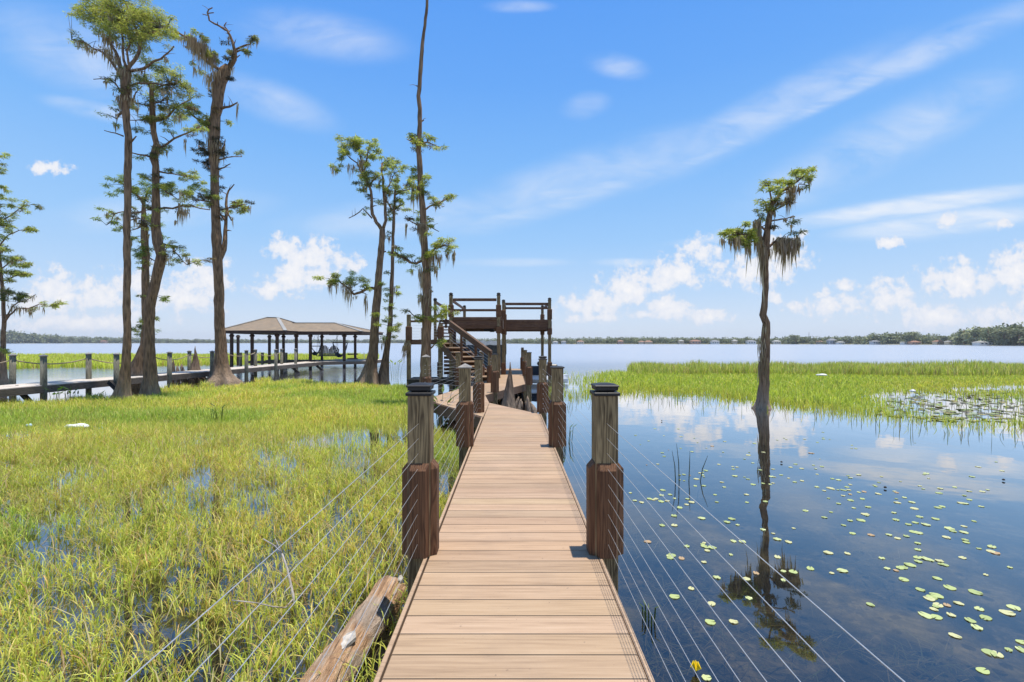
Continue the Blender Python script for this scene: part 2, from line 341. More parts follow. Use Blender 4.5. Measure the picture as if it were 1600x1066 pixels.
# ------------------------------------------------------------------ foliage generators
def leaf_cards(cen, rad, n, L, W, cols, droop=.15, flat=.6, outward=.4):
    """n small pointed leaves spread in an ellipsoid"""
    q = RS.normal(size=(n, 3)); q /= np.linalg.norm(q, axis=1)[:, None]; q *= RS.uniform(.0, 1, (n, 1))**.45
    p = np.array(cen)+q*np.array(rad)
    dr = RS.normal(size=(n, 3))+q*outward*2; dr[:, 2] = dr[:, 2]*(1-flat)-droop; dr /= np.linalg.norm(dr, axis=1)[:, None]
    sd = np.cross(dr, RS.normal(size=(n, 3))*np.array([.5, .5, 1.0])); sd /= np.linalg.norm(sd, axis=1)[:, None]+1e-6
    l = L*RS.uniform(.6, 1.4, (n, 1)); ww = W*RS.uniform(.6, 1.3, (n, 1))
    V = np.stack([p, p+dr*l*.45+sd*ww*.5, p+dr*l+np.array([0, 0, -.12])*l, p+dr*l*.45-sd*ww*.5], 1)
    c = np.array(cols)[RS.randint(0, len(cols), n)]*RS.uniform(.75, 1.25, (n, 1))
    return V, c
GREEN = [(.36, .42, .085), (.44, .48, .10), (.29, .35, .075), (.18, .23, .055), (.52, .52, .14), (.34, .29, .11)]
OLIVE = [(.14, .17, .045), (.20, .22, .06), (.24, .26, .07), (.18, .15, .075)]
BROWNL = [(.17, .115, .07), (.22, .16, .085), (.12, .085, .05)]; DARKL = [(.05, .055, .03), (.09, .085, .045), (.07, .05, .03)]
MOSSC = [(.40, .30, .20), (.48, .37, .26), (.28, .20, .13), (.55, .44, .32), (.34, .24, .15)]
def moss_cards(p, wid, length, n, dep=None):
    """hanging strands: long thin vertical slivers"""
    dep = wid if dep is None else dep
    b = np.stack([RS.uniform(-1, 1, n)*wid, RS.uniform(-1, 1, n)*dep, RS.uniform(-.2, .08, n)*length], 1)+np.array(p)
    edge = 1-np.abs((b[:, 0]-p[0])/(wid+1e-6))*.55
    l = length*(.18+1.0*RS.rand(n)**2.0)*edge; ww = RS.uniform(.006, .02, n); a = RS.uniform(0, PI, n)
    sx = np.cos(a)*ww; sy = np.sin(a)*ww; sw = RS.normal(0, .06, (n, 2))*l[:, None]
    def pt(t, k): return np.stack([b[:, 0]+sx*k+sw[:, 0]*t, b[:, 1]+sy*k+sw[:, 1]*t, b[:, 2]-l*t], 1)
    V = np.stack([pt(0, -.6), pt(0, .6), pt(.5, 1), pt(1, 0), pt(.5, -1)], 1)
    return V, np.array(MOSSC)[RS.randint(0, len(MOSSC), n)]*RS.uniform(.8, 1.2, (n, 1))
QUAD = [(0, 1, 2, 3)]; PENT = [(0, 1, 2, 3, 4)]
TRUNKS = {}
def tree(name, label, Y, trunk, limbs, clumps, moss, dead=(), flute=.28, dens=1.0, cols=GREEN, leaf=1.0, group='cypress trees', lean=0.0, nm='cypress_tree', tsc=.84, sprouts=None):
    base = P(trunk[0][0], trunk[0][1], Y); base.z = min(base.z, 0.05)
    root = thing(nm, label, 'tree', base, group)
    k = Y/F; asp = Y/math.hypot(base.x, Y); ts = lambda y: (asp**.9)*(tsc+(1.02-tsc)*max(0, min(1, (y-trunk[0][1]+60)/60)))
    zmax = P(0, trunk[-1][1], Y).z
    def yat(py): return Y*(1-lean*max(0, P(0, py, Y).z)/max(zmax, 1))
    tp = []; tr = []
    # refine the trunk polyline so its outline is uneven
    raw = [(a[0], a[1], a[2]) for a in trunk]; fine = []
    for a, c in zip(raw[:-1], raw[1:]):
        m = max(1, int(abs(a[1]-c[1])/9))
        for i in range(m):
            t = i/m; fine.append(tuple(a[j]+(c[j]-a[j])*t for j in range(3)))
    fine.append(raw[-1])
    z0 = HZ-(fine[0][1]-HY)/F*Y
    tp.append(P(fine[0][0], fine[0][1], Y)-Vector((0, 0, .45))); tr.append(fine[0][2]*k*asp)
    for x, y, r in fine:
        q = P(x+random.uniform(-.45, .45), y, yat(y)); tp.append(q); tr.append(r*k*ts(y)*random.uniform(.93, 1.05))
    ph = random.uniform(0, 6); nl = len(tp)
    hts = [max(0, q.z) for q in tp]
    def fl(i, a):
        e = math.exp(-hts[i]/.55)
        return e*flute*(math.sin(a*5+ph)+.6*math.sin(a*8+ph*2+1)) + .05*math.sin(a*3+i*.7+ph)
    b = MB(); b.tube(tp, tr, 24, True, rough=.03, flute=fl); obj('trunk', b, 'bark', root, True)
    segs = [(q, r) for q, r in zip(tp, tr)]
    for li, L in enumerate(limbs):
        Ls = [(*a, 1.0) if len(a) == 2 else a for a in L]
        y0 = yat(Ls[0][1]); dy = random.uniform(-.9, .9); tot = max(8.0, abs(Ls[-1][0]-Ls[0][0])+abs(Ls[-1][1]-Ls[0][1]))
        pp = []; rr = []
        for x, y, r in Ls:
            t = (abs(x-Ls[0][0])+abs(y-Ls[0][1]))/tot; pp.append(P(x, y, y0+dy*min(1, t)*tot*k*.5)); rr.append(max(r*k*asp*.95, .006))
        p2 = [pp[0]]; r2 = [rr[0]]
        for i in range(1, len(pp)):
            mid = (pp[i-1]+pp[i])/2+Vector((random.uniform(-1, 1), random.uniform(-1, 1), random.uniform(-1, 1)))*(pp[i]-pp[i-1]).length*.06
            p2 += [mid, pp[i]]; r2 += [(rr[i-1]+rr[i])/2, rr[i]]
        b = MB(); b.tube(p2, r2, 7, True, rough=.12)
        for q in range(1, len(p2)-1):                       # side twigs
            if random.random() < .55 and r2[q] < .09:
                dvec = Vector((random.uniform(-1, 1), random.uniform(-1, 1), random.uniform(-.5, .9))).normalized()*random.uniform(.15, .4)*max(.6, k*40)
                b.tube([p2[q], p2[q]+dvec*.5+Vector((0, 0, .03)), p2[q]+dvec], [r2[q]*.5, r2[q]*.35, .004], 4, False)
        obj('branch', b, 'deadwood' if li in dead else 'bark', root, True)
        segs += list(zip(p2, r2))
    Vs = []; Cs = []; tw = MB(); sp = np.array([tuple(q) for q, r in segs]); clumps = list(clumps); moss = list(moss)
    if sprouts:
        ns, ya, yb, spr, pal = sprouts; pj = np.stack([CX+sp[:, 0]/sp[:, 1]*F, HY+(HZ-sp[:, 2])/sp[:, 1]*F], 1); cand = [q for q in pj if ya <= q[1] <= yb]
        for _ in range(ns):
            q = random.choice(cand); x = q[0]+random.gauss(0, spr*.6); y = q[1]+random.gauss(0, 5)
            clumps.append((x, y, random.uniform(4, 9), random.uniform(3, 6), random.uniform(.45, .95), random.choice(pal)))
            if random.random() < .3: moss.append((x, y+2, random.uniform(1.2, 3), random.uniform(8, 22), 1))
    for c in clumps:
        x, y, rx, ry = c[:4]; dn = c[4] if len(c) > 4 else 1.0; cl = c[5] if len(c) > 5 else cols
        prj = np.stack([CX+sp[:, 0]/sp[:, 1]*F, HY+(HZ-sp[:, 2])/sp[:, 1]*F], 1)
        i = int(np.argmin(((prj-np.array([x, y]))**2).sum(1))); yy = sp[i, 1]+random.uniform(-.35, .35)
        cen = P(x, y, yy); kk = yy/F; dpt = min(max(rx, ry)*kk, .9)
        nsub = max(2, int(rx*ry/20))
        for _ in range(nsub):                               # a clump is several layered sprays, with gaps between them
            a = random.uniform(0, 2*PI); rr_ = random.random()**.5
            sc_ = cen+Vector((math.cos(a)*rr_*rx*kk*1.05, random.uniform(-1, 1)*dpt*.9, math.sin(a)*rr_*ry*kk*1.4))
            srx = max(.10, min(.34, rx*kk*random.uniform(.25, .5))); srz = max(.05, min(ry*kk*.5, srx*.7))
            n = int((52+srx*srz*5200)*dn*dens)
            V, C = leaf_cards(sc_, (srx, srx*.9, srz), n, .095*leaf*max(1, kk*46), .019*leaf*max(1, kk*46), cl)
            Vs.append(V); Cs.append(C*random.uniform(.78, 1.2))
            tw.tube([sp[i], (Vector(sp[i])+sc_)/2+Vector((0, 0, .05)), sc_], [.011, .008, .004], 4, False)
    if Vs:
        tv = np.array(tw.v)[np.array(tw.f)]; Vs.append(tv); Cs.append(np.tile([[.10, .075, .055]], (len(tv), 1)))
        npobj('crown', np.concatenate(Vs), QUAD, np.concatenate(Cs), 'leaf', root)
    for mm in moss:
        x, y, wd, ln = mm[:4]; n = int((mm[4] if len(mm) > 4 else 1.0)**.8*(12+wd*ln*.22))
        prj = np.stack([CX+sp[:, 0]/sp[:, 1]*F, HY+(HZ-sp[:, 2])/sp[:, 1]*F], 1)
        i = int(np.argmin(((prj-np.array([x, y]))**2).sum(1))); yy = sp[i, 1]
        V, C = moss_cards(P(x, y, yy-.05), wd*yy/F, ln*yy/F, n, min(.35, wd*yy/F)); npobj('moss_strands', V, PENT, C, 'moss', root)
    return root

# ------------------------------------------------------------------ the cypress trees
tree('t', 'tall left cypress with dense leafy flat top and straight bare lower trunk', 14.9,
     [(188, 630, 21), (189, 620, 16), (191, 610, 13), (194, 595, 10.6), (197, 570, 9), (199, 540, 8.2), (198, 480, 7.6), (199, 430, 7.3), (198, 380, 7), (199, 330, 7), (200, 250, 7.2), (201, 215, 7.4), (198, 190, 7), (196, 160, 8.8), (196, 130, 8.6), (197, 110, 6.2)],
     [[(198, 112, 4), (210, 95, 3.5), (218, 78, 3), (219, 65, 2.6), (213, 45, 2), (206, 30, 1.6), (196, 3, 1.2)], [(219, 66, 2.4), (232, 52, 2), (250, 45, 1.6), (263, 39, 1.2)],
      [(203, 111, 3), (225, 107, 2.6), (240, 96, 2.2), (252, 92, 1.8), (262, 83, 1.6), (272, 72, 1)], [(197, 120, 4), (188, 105, 3.5), (180, 80, 3), (173, 60, 2.2), (165, 35, 1.5), (160, 12, 1)],
      [(190, 125, 3), (175, 98, 2.6), (160, 82, 2), (145, 76, 1.6), (130, 65, 1.2), (112, 62, .8)], [(200, 135, 2.5), (215, 130, 2), (235, 130, 1.6), (255, 133, 1.2)],
      [(193, 213, 1.6), (180, 208, 1.3), (163, 204, .8)], [(203, 224, 2.2), (213, 213, 1)], [(193, 150, 2), (180, 130, 1.5), (165, 124, 1), (146, 124, .7)], [(205, 160, 1.6), (212, 145, 1.2), (222, 135, .8)],
      [(197, 104, 3), (192, 80, 2.2), (190, 50, 1.6), (185, 15, 1)], [(201, 100, 2.4), (198, 80, 2), (205, 62, 1.4)], [(193, 173, 3), (185, 180, 2.5), (182, 186, .8)], [(199, 347, 1.3), (212, 342, 1), (230, 345, .7)]],
     [(150, 10, 24, 12), (190, 8, 42, 12), (138, 25, 20, 10), (165, 28, 26, 13), (200, 25, 30, 15), (230, 22, 22, 14), (245, 35, 22, 14), (256, 50, 15, 10), (190, 46, 30, 12), (225, 48, 25, 13), (152, 42, 14, 8), (116, 62, 15, 6), (132, 66, 13, 7),
      (205, 66, 20, 10), (235, 66, 20, 8), (266, 44, 10, 8), (268, 26, 4, 4), (175, 24, 16, 8), (180, 125, 12, 5, .6, OLIVE), (170, 128, 8, 5, .6, OLIVE), (215, 140, 10, 6, .5, OLIVE), (108, 20, 3, 3, .5)],
     [(185, 28, 10, 32, 2.2), (170, 55, 9, 34, 2), (178, 85, 8, 30, 1.6), (165, 75, 7, 25), (136, 72, 6, 18), (145, 76, 5, 20), (125, 66, 5, 14), (195, 112, 8, 40, 2), (190, 150, 7, 30, 1.4), (260, 90, 3, 14), (206, 150, 6, 25), (184, 178, 3, 14), (166, 126, 3, 14), (216, 108, 6, 12)], lean=.0, dens=.66, cols=GREEN[:2]+[(.40, .41, .12), (.30, .31, .10), (.22, .25, .07), (.46, .46, .13), (.33, .28, .12)], sprouts=(16, 95, 200, 20, (OLIVE, OLIVE, BROWNL, GREEN)))
tree('t', 'knobbly twin-crooked cypress beside the tallest leafy one, sparse wispy crown', 15.9,
     [(233, 624, 19), (233, 616, 16), (233, 608, 13.5), (234, 590, 11), (234, 560, 9.6), (233, 540, 9), (232, 500, 8.6), (236, 470, 8.6), (243, 440, 8.2), (249, 415, 8.6), (252, 400, 8), (247, 380, 8.6), (243, 350, 7.4), (244, 325, 7), (243, 300, 6), (244, 260, 5.6), (241, 247, 7), (244, 225, 5), (240, 205, 4.6), (239, 185, 5), (238, 160, 4), (237, 140, 3), (232, 131, 2)],
     [[(240, 190, 3), (252, 187, 2.5), (263, 182, 2.2), (274, 169, 1.8), (285, 162, 1.4), (297, 156, 1.2), (298, 131, .7)], [(238, 165, 1.6), (225, 164, 1.3), (210, 160, .8)], [(240, 185, 1.6), (222, 187, 1.2), (203, 188, .8)], [(238, 163, 1.6), (250, 160, 1.4), (262, 152, .9)],
      [(248, 232, 2.5), (265, 222, 2), (280, 213, 1.8), (295, 207, 1.4), (312, 198, 1)], [(242, 247, 2.2), (228, 243, 1.8), (206, 239, 1.2)], [(248, 268, 2), (262, 271, 1.6), (276, 273, 1.2), (295, 276, .9)], [(250, 326, 2.2), (270, 326, 1.9), (285, 322, 1.6), (300, 322, 1.3), (328, 328, 1)],
      [(254, 380, 1.4), (268, 385, 1.2), (280, 400, 1), (292, 414, .6)], [(238, 352, 1.4), (228, 346, 1.2), (222, 344, .8)], [(237, 142, 2), (255, 133, 1.6), (275, 130, 1), (290, 138, .7)], [(234, 135, 1.6), (226, 118, 1.2), (228, 100, .7)], [(249, 290, 1.5), (262, 302, 1.2), (278, 312, .8)]],
     [(245, 105, 20, 7, .6), (262, 116, 24, 9, .6), (285, 120, 14, 8, .5), (240, 133, 24, 9, .5), (270, 138, 25, 9, .55, OLIVE), (290, 143, 10, 10, .5), (255, 163, 22, 9, .55, OLIVE), (245, 178, 12, 6, .9), (275, 178, 20, 8, .6), (262, 190, 12, 5, .6), (216, 168, 8, 5, .5, OLIVE), (225, 125, 12, 9, .4, OLIVE),
      (290, 274, 14, 6, 1.2), (309, 278, 13, 6, 1.2), (232, 284, 14, 6), (252, 288, 18, 7, 1.2), (277, 299, 17, 7, 1.3), (290, 308, 10, 8, 1.1), (258, 238, 10, 5, .5, OLIVE), (230, 242, 12, 3, .5, OLIVE), (310, 198, 10, 4), (300, 205, 10, 4), (262, 405, 14, 4, .7), (300, 320, 16, 3, .7)],
     [(285, 325, 3, 32), (292, 327, 4, 26), (276, 180, 6, 22), (255, 165, 8, 16), (265, 140, 10, 14), (288, 300, 7, 26), (279, 330, 2, 24), (250, 225, 4, 16), (274, 345, 2, 12), (289, 218, 1.5, 26)], dead=(9,), dens=1.15, tsc=1.03, sprouts=(60, 100, 420, 26, (GREEN, OLIVE, OLIVE, BROWNL)))
tree('t', 'short pale-leaved cypress standing behind the crooked one, hollow foot', 19.0,
     [(212, 607, 20), (213, 590, 15), (217, 568, 11), (226, 540, 8), (229, 500, 7.6), (228, 470, 7.6), (227, 440, 7), (228, 400, 6.6), (226, 370, 6.8), (225, 340, 5.2), (224, 315, 2.6)],
     [[(224, 320, 2.5), (218, 308, 2), (206, 300, 1.5), (195, 290, 1)], [(225, 330, 2), (212, 333, 1.6), (192, 331, 1.3), (178, 335, 1), (166, 352, .8)], [(225, 350, 1.6), (215, 357, 1.2), (204, 360, .8)], [(224, 318, 1.8), (230, 300, 1.4), (236, 290, .9)], [(230, 400, 1.2), (245, 410, .9), (262, 405, .7)], [(227, 345, 1.6), (236, 355, 1.2), (247, 368, .8)]],
     [(184, 283, 18, 5), (178, 300, 18, 5), (210, 288, 14, 7), (222, 298, 15, 9), (225, 388, 14, 8), (213, 372, 8, 4, .7), (242, 340, 16, 6), (247, 325, 8, 6, .6), (165, 345, 13, 5), (180, 355, 13, 5), (226, 398, 10, 8, 1.2), (214, 460, 10, 3), (258, 465, 11, 6), (220, 512, 10, 8), (175, 330, 16, 3), (236, 520, 8, 6, .5), (262, 370, 8, 4, .5)],
     [(183, 338, 2, 12)], dead=(5,), group='cypress trees', cols=[(.19, .25, .05), (.24, .30, .07), (.15, .20, .04)], dens=1.0, tsc=.92, sprouts=(26, 280, 520, 20, (GREEN, GREEN, OLIVE)))
tree('t', 'thick cypress with bare broken forked top and shaggy grey moss', 21.3,
     [(347, 600, 26), (347, 592, 20), (347, 584, 15.5), (346, 570, 11.4), (345, 550, 10.4), (343, 500, 8.6), (342, 450, 8.2), (341, 420, 8.6), (340, 400, 8.2), (338, 370, 8.8), (337, 340, 7.6), (336, 300, 7), (335, 260, 7.2), (334, 230, 9.5), (335, 200, 9.8), (336, 180, 9), (340, 160, 9), (341, 145, 10), (344, 128, 11), (352, 112, 10), (357, 103, 6)],
     [[(358, 106, 5), (366, 92, 4.2), (367, 80, 3.2), (363, 65, 2.6), (359, 55, 2.4), (355, 48, 2), (345, 42, 1.7), (335, 37, 1.6), (327, 32, 1.5), (324, 20, 1.3), (326, 15, 1.1), (332, 12, .9)], [(365, 80, 2.2), (380, 72, 1.8), (391, 69, 1.2), (397, 55, .9)], [(367, 82, 2.2), (383, 77, 1)], [(357, 49, 1.4), (350, 40, 1), (354, 35, .7)], [(325, 21, 1.1), (334, 20, .8)], [(324, 24, .9), (316, 22, .6)],
      [(340, 412, 5.5), (350, 390, 4.8), (352, 370, 3.8), (353, 350, 3.2), (355, 330, 3), (354, 310, 2.2), (357, 298, 1.6), (366, 288, 1)], [(345, 170, 2.6), (358, 167, 2), (371, 160, 1)], [(342, 250, 1.6), (355, 246, 1.2), (378, 245, .7)], [(341, 265, 1.6), (350, 262, 1.3), (360, 256, .8)],
      [(335, 255, 3), (325, 240, 2), (310, 228, 1.2)], [(338, 270, 2), (326, 262, 1.4), (318, 255, .8)], [(348, 112, 3.4), (325, 98, 2.8), (305, 80, 2.2), (290, 58, 2), (272, 48, 1.5)], [(342, 320, 2.2), (325, 315, 1.8), (308, 312, 1.2)], [(352, 345, 2), (340, 330, 1.6), (370, 322, 1.2), (385, 320, .8)], [(336, 215, 2.4), (320, 195, 2), (300, 180, 1.6), (290, 165, 1)], [(343, 240, 1.6), (350, 228, 1.2), (352, 218, .8)], [(354, 330, 1.6), (362, 345, 1.2)], [(367, 92, 1.2), (375, 86, .7)]],
     [(272, 48, 10, 5, 1), (284, 56, 12, 7, 1), (302, 58, 10, 8, 1), (316, 68, 12, 8, 1, OLIVE), (330, 80, 10, 7, 1), (338, 90, 6, 6), (308, 105, 11, 5, 1.1), (298, 168, 14, 8, .9), (310, 184, 12, 7, 1), (325, 190, 11, 6, 1.1), (312, 200, 10, 5), (315, 300, 18, 7, 1.2), (338, 314, 15, 5, 1.2), (360, 321, 18, 6, 1.2), (336, 280, 6, 6), (352, 190, 8, 5, .7),
      (372, 320, 12, 5), (322, 235, 13, 9, .8, [(.05, .05, .03), (.07, .06, .035)]), (312, 228, 9, 8, .7, [(.05, .055, .03), (.08, .08, .04)]), (328, 258, 8, 8, .7, [(.06, .055, .035)]), (300, 322, 10, 4)],
     [(298, 56, 7, 38, 2.6), (312, 64, 8, 46, 2.6), (322, 72, 7, 40, 2), (334, 84, 6, 44, 2.2), (283, 58, 4, 16), (308, 104, 5, 24), (328, 118, 7, 38, 2), (338, 110, 7, 30, 1.5), (362, 104, 4, 22), (371, 162, 1.6, 38), (302, 92, 2, 14), (326, 185, 6, 30, 1.4), (330, 215, 7, 30, 1.4), (383, 322, 3, 14), (363, 340, 2, 16), (357, 56, 3, 16), (359, 78, 3, 18), (318, 198, 6, 22), (341, 225, 10, 40, 1.6)], dead=(), flute=.34, dens=1.1, tsc=.95, sprouts=(46, 60, 335, 13, (OLIVE, DARKL, BROWNL, DARKL)))
tree('t', 'forked cypress leaning right beyond the grass, mossy low limb on left', 20.3,
     [(576, 604, 19), (577, 596, 15.5), (578, 588, 13), (580, 570, 10.5), (583, 550, 9.2), (585, 520, 8.2), (589, 470, 7.6), (592, 430, 6.6), (595, 400, 6.2), (597, 370, 5.6), (597, 357, 5)],
     [[(596, 358, 3.6), (588, 348, 3.1), (582, 335, 2.7), (581, 310, 2.4), (577, 290, 2.2), (570, 275, 2.2), (565, 262, 1.6), (562, 240, 1.2)], [(599, 357, 3.1), (603, 345, 2.7), (602, 320, 2.5), (600, 300, 2.5), (599, 280, 2), (597, 255, 1.5)], [(581, 341, 1.3), (567, 326, 1), (555, 336, .8), (545, 341, .6)], [(601, 297, 1.3), (612, 282, 1), (616, 272, .6)],
      [(588, 452, 2.6), (575, 450, 2.3), (563, 457, 2.3), (553, 460, 2.2), (547, 452, 1.8), (530, 440, 1.2)], [(574, 285, 1.6), (558, 255, 1.2), (540, 240, .8)], [(600, 300, 1.4), (612, 328, 1.2), (616, 331, .8)], [(577, 290, 1.4), (590, 275, 1)], [(568, 272, 1.6), (573, 250, 1.2), (578, 225, .8)], [(591, 398, 1.6), (603, 393, 1.1)]],
     [(530, 236, 14, 9), (545, 228, 16, 9), (560, 225, 14, 9), (574, 222, 11, 9), (526, 258, 9, 8), (586, 240, 13, 10), (570, 250, 12, 9), (600, 252, 13, 9), (614, 258, 12, 8), (628, 262, 9, 7), (590, 270, 14, 7), (570, 275, 10, 7), (625, 284, 7, 7), (565, 297, 5, 2), (516, 438, 17, 5, 1.4), (538, 436, 14, 6, 1.3), (558, 435, 16, 8), (575, 445, 10, 7), (596, 452, 7, 7, .8), (588, 500, 10, 7, 1.1), (588, 315, 8, 3, .6)],
     [(516, 440, 3, 36), (526, 443, 3, 28), (536, 443, 4, 30), (545, 447, 5, 46, 1.2), (571, 462, 2.5, 40), (522, 260, 5, 24, 1.3), (545, 258, 4, 26), (553, 258, 4, 20), (565, 250, 6, 35, 1.5), (572, 292, 2, 20), (556, 462, 5, 14)], dens=1.05, sprouts=(26, 225, 330, 18, (GREEN, GREEN, OLIVE)))
tree('t', 'slim pole-like cypress growing from the foot of the forked one', 20.8,
     [(598, 603, 10), (599, 594, 8.6), (600, 585, 8), (603, 560, 6), (607, 530, 5), (610, 500, 4.3), (611, 470, 4), (613, 430, 3.6), (614, 380, 3.1), (615, 340, 2.8), (617, 310, 2.2), (618, 292, 1.4)],
     [[(615, 330, 1.4), (609, 320, 1.1), (604, 316, .7)], [(616, 328, 1.4), (624, 322, 1.1), (631, 318, .7)], [(618, 305, 1.2), (630, 298, 1), (642, 296, .6)]],
     [(608, 520, 14, 7), (600, 508, 8, 6), (618, 512, 9, 7), (620, 300, 12, 5), (630, 294, 10, 5), (606, 448, 8, 5, .8), (609, 395, 8, 4, .8), (618, 460, 6, 3), (607, 463, 6, 3, .7), (617, 395, 5, 3)],
     [(600, 530, 1.5, 20), (597, 537, 1.2, 20)], sprouts=(16, 300, 520, 9, (GREEN, OLIVE)))
tree('t', 'very tall spindly cypress by the boardwalk landing with pale broken pole top', 14.0,
     [(664, 634, 14), (664, 610, 11), (665, 580, 10), (666, 550, 9.6), (666, 520, 9), (667, 480, 8.8), (667, 450, 8.6), (666, 420, 8), (664, 390, 6.8), (661, 340, 6), (659, 310, 5.8), (657, 280, 5.4), (655, 250, 5), (654, 225, 4.6), (656, 195, 4.2), (656, 170, 4), (654, 150, 3.8), (656, 130, 3.8), (658, 100, 3.6), (660, 70, 3.2), (664, 40, 2.8), (667, 10, 2.6), (668, -14, 2.2)],
     [[(664, 405, 2.6), (650, 412, 2.1), (640, 410, 2), (628, 402, 1.6), (618, 395, 1)], [(662, 330, 1.9), (672, 322, 1.5), (685, 318, 1.2), (697, 312, .8)], [(667, 400, 2.2), (680, 388, 1.8), (695, 383, 1.3), (708, 388, .8)], [(655, 226, 1.6), (668, 222, 1.2), (688, 231, .7)], [(654, 228, 1.5), (645, 222, 1.1), (636, 218, .7)], [(660, 300, 1.5), (646, 293, 1.1), (636, 285, .7)], [(660, 352, 1.4), (645, 348, 1), (636, 343, .6)], [(672, 500, 2), (682, 496, 1.4), (690, 488, .9)], [(661, 500, 1.8), (652, 497, 1.2), (645, 492, .8)], [(672, 545, 1.6), (680, 537, 1)], [(663, 350, 1.2), (675, 356, .9), (686, 362, .6)], [(656, 190, 1.6), (662, 188, 1)], [(654, 135, 1.2), (650, 134, .8)]],
     [(655, 213, 13, 7), (668, 218, 12, 6), (688, 232, 8, 4), (643, 218, 8, 4), (655, 270, 11, 9), (640, 285, 14, 7), (652, 292, 10, 8), (664, 280, 8, 8), (690, 310, 13, 4), (705, 308, 8, 4), (655, 343, 15, 5, 1.2), (668, 345, 11, 5, 1.1), (678, 352, 7, 3), (690, 381, 18, 7), (705, 387, 11, 6), (680, 388, 12, 8), (662, 395, 10, 8, .8), (630, 395, 12, 6), (645, 405, 12, 5), (687, 492, 12, 9, 1.3), (648, 492, 10, 5), (683, 532, 8, 7), (691, 480, 6, 7), (672, 368, 8, 3, .6), (698, 484, 6, 5)],
     [(661, 352, 8, 38, 3), (709, 393, 3, 28), (699, 395, 3, 24), (676, 396, 6, 36, 1.3), (686, 398, 5, 26), (681, 418, 3, 26), (645, 290, 2.5, 48), (651, 292, 2.5, 40), (660, 420, 6, 40, 1.3), (672, 450, 5, 30), (634, 350, 2, 24), (664, 460, 9, 40, 1.2)], dens=1.0, flute=.12, sprouts=(34, 210, 505, 12, (GREEN, GREEN, OLIVE, BROWNL)))
tree('t', 'lone cypress standing in the open pond, draped in grey moss', 13.3,
     [(1192, 640, 15), (1192, 634, 11.5), (1192, 625, 9.6), (1194, 600, 8.4), (1195, 560, 7.8), (1197, 520, 6.8), (1197, 505, 6), (1192, 492, 5.4), (1194, 480, 5), (1196, 450, 5), (1196, 420, 5), (1196, 390, 5.8), (1197, 375, 6.2), (1199, 360, 5), (1201, 345, 4.6), (1205, 325, 4), (1208, 315, 3.4)],
     [[(1207, 320, 3.2), (1212, 313, 3), (1219, 301, 2.7), (1230, 294, 2.5), (1240, 287, 2.1), (1250, 280, 1.7), (1260, 272, 1.2), (1276, 259, .6)], [(1202, 346, 1.6), (1215, 344, 1.4), (1228, 342, 1), (1240, 337, .7)], [(1197, 390, 2.4), (1207, 381, 2.1), (1215, 374, 1.7), (1222, 372, 1.4), (1235, 376, 1), (1251, 375, .8)], [(1198, 362, 2), (1190, 355, 1.7), (1183, 348, 1.5), (1179, 344, 1)], [(1202, 340, 1.7), (1198, 328, 1.3), (1196, 315, .9)], [(1196, 388, 3.8), (1188, 370, 3.2), (1184, 355, 2.6)], [(1189, 374, 1.7), (1170, 366, 1.3), (1150, 365, 1), (1132, 373, .8)], [(1209, 330, 1.5), (1220, 324, 1.2), (1232, 316, .8)], [(1206, 318, 1.8), (1203, 300, 1.3), (1200, 284, .8)], [(1246, 300, 1), (1248, 288, .8), (1264, 290, .5)]],
     [(1134, 369, 8, 7, 1.3), (1148, 364, 13, 9, 1.5), (1163, 361, 14, 9, 1.5), (1172, 370, 10, 9, 1.3), (1150, 375, 14, 7, 1.4), (1165, 378, 10, 6, 1.1), (1200, 288, 9, 9, .8), (1210, 298, 9, 10, .9), (1205, 313, 8, 7, .9), (1225, 284, 11, 6, 1.2), (1239, 275, 12, 6, 1.2), (1254, 266, 9, 5), (1234, 280, 10, 5, 1.1), (1269, 262, 6, 4, .8), (1198, 325, 6, 4, .6), (1186, 314, 5, 3, .5), (1216, 318, 8, 5, .5), (1265, 275, 4, 4, .5)],
     [(1237, 291, 6, 38, 2.2), (1230, 308, 4, 32, 1.5), (1216, 373, 7, 34, 1.8), (1226, 373, 9, 48, 2.6), (1238, 375, 9, 38, 2.4), (1247, 376, 5, 26, 1.8), (1225, 385, 3, 46), (1130, 373, 4, 26, 1.5), (1152, 372, 6, 32, 1.5), (1143, 374, 6, 22), (1165, 370, 6, 36, 1.4), (1170, 380, 3, 50, 1.2), (1183, 347, 5, 60, 2.4), (1187, 375, 5, 40, 1.2), (1190, 400, 2.5, 72, 1.3), (1193, 385, 5, 50, .8), (1202, 388, 4, 30), (1227, 342, 3, 12), (1239, 338, 2, 8), (1250, 293, 3, 18), (1191, 530, 5, 50, .6), (1196, 505, 4, 36, .6), (1209, 330, 2, 18), (1193, 560, 6, 60, .7)], lean=.06, flute=.12, tsc=1.0, dens=1.2, sprouts=(16, 270, 395, 12, (GREEN, OLIVE, BROWNL)))
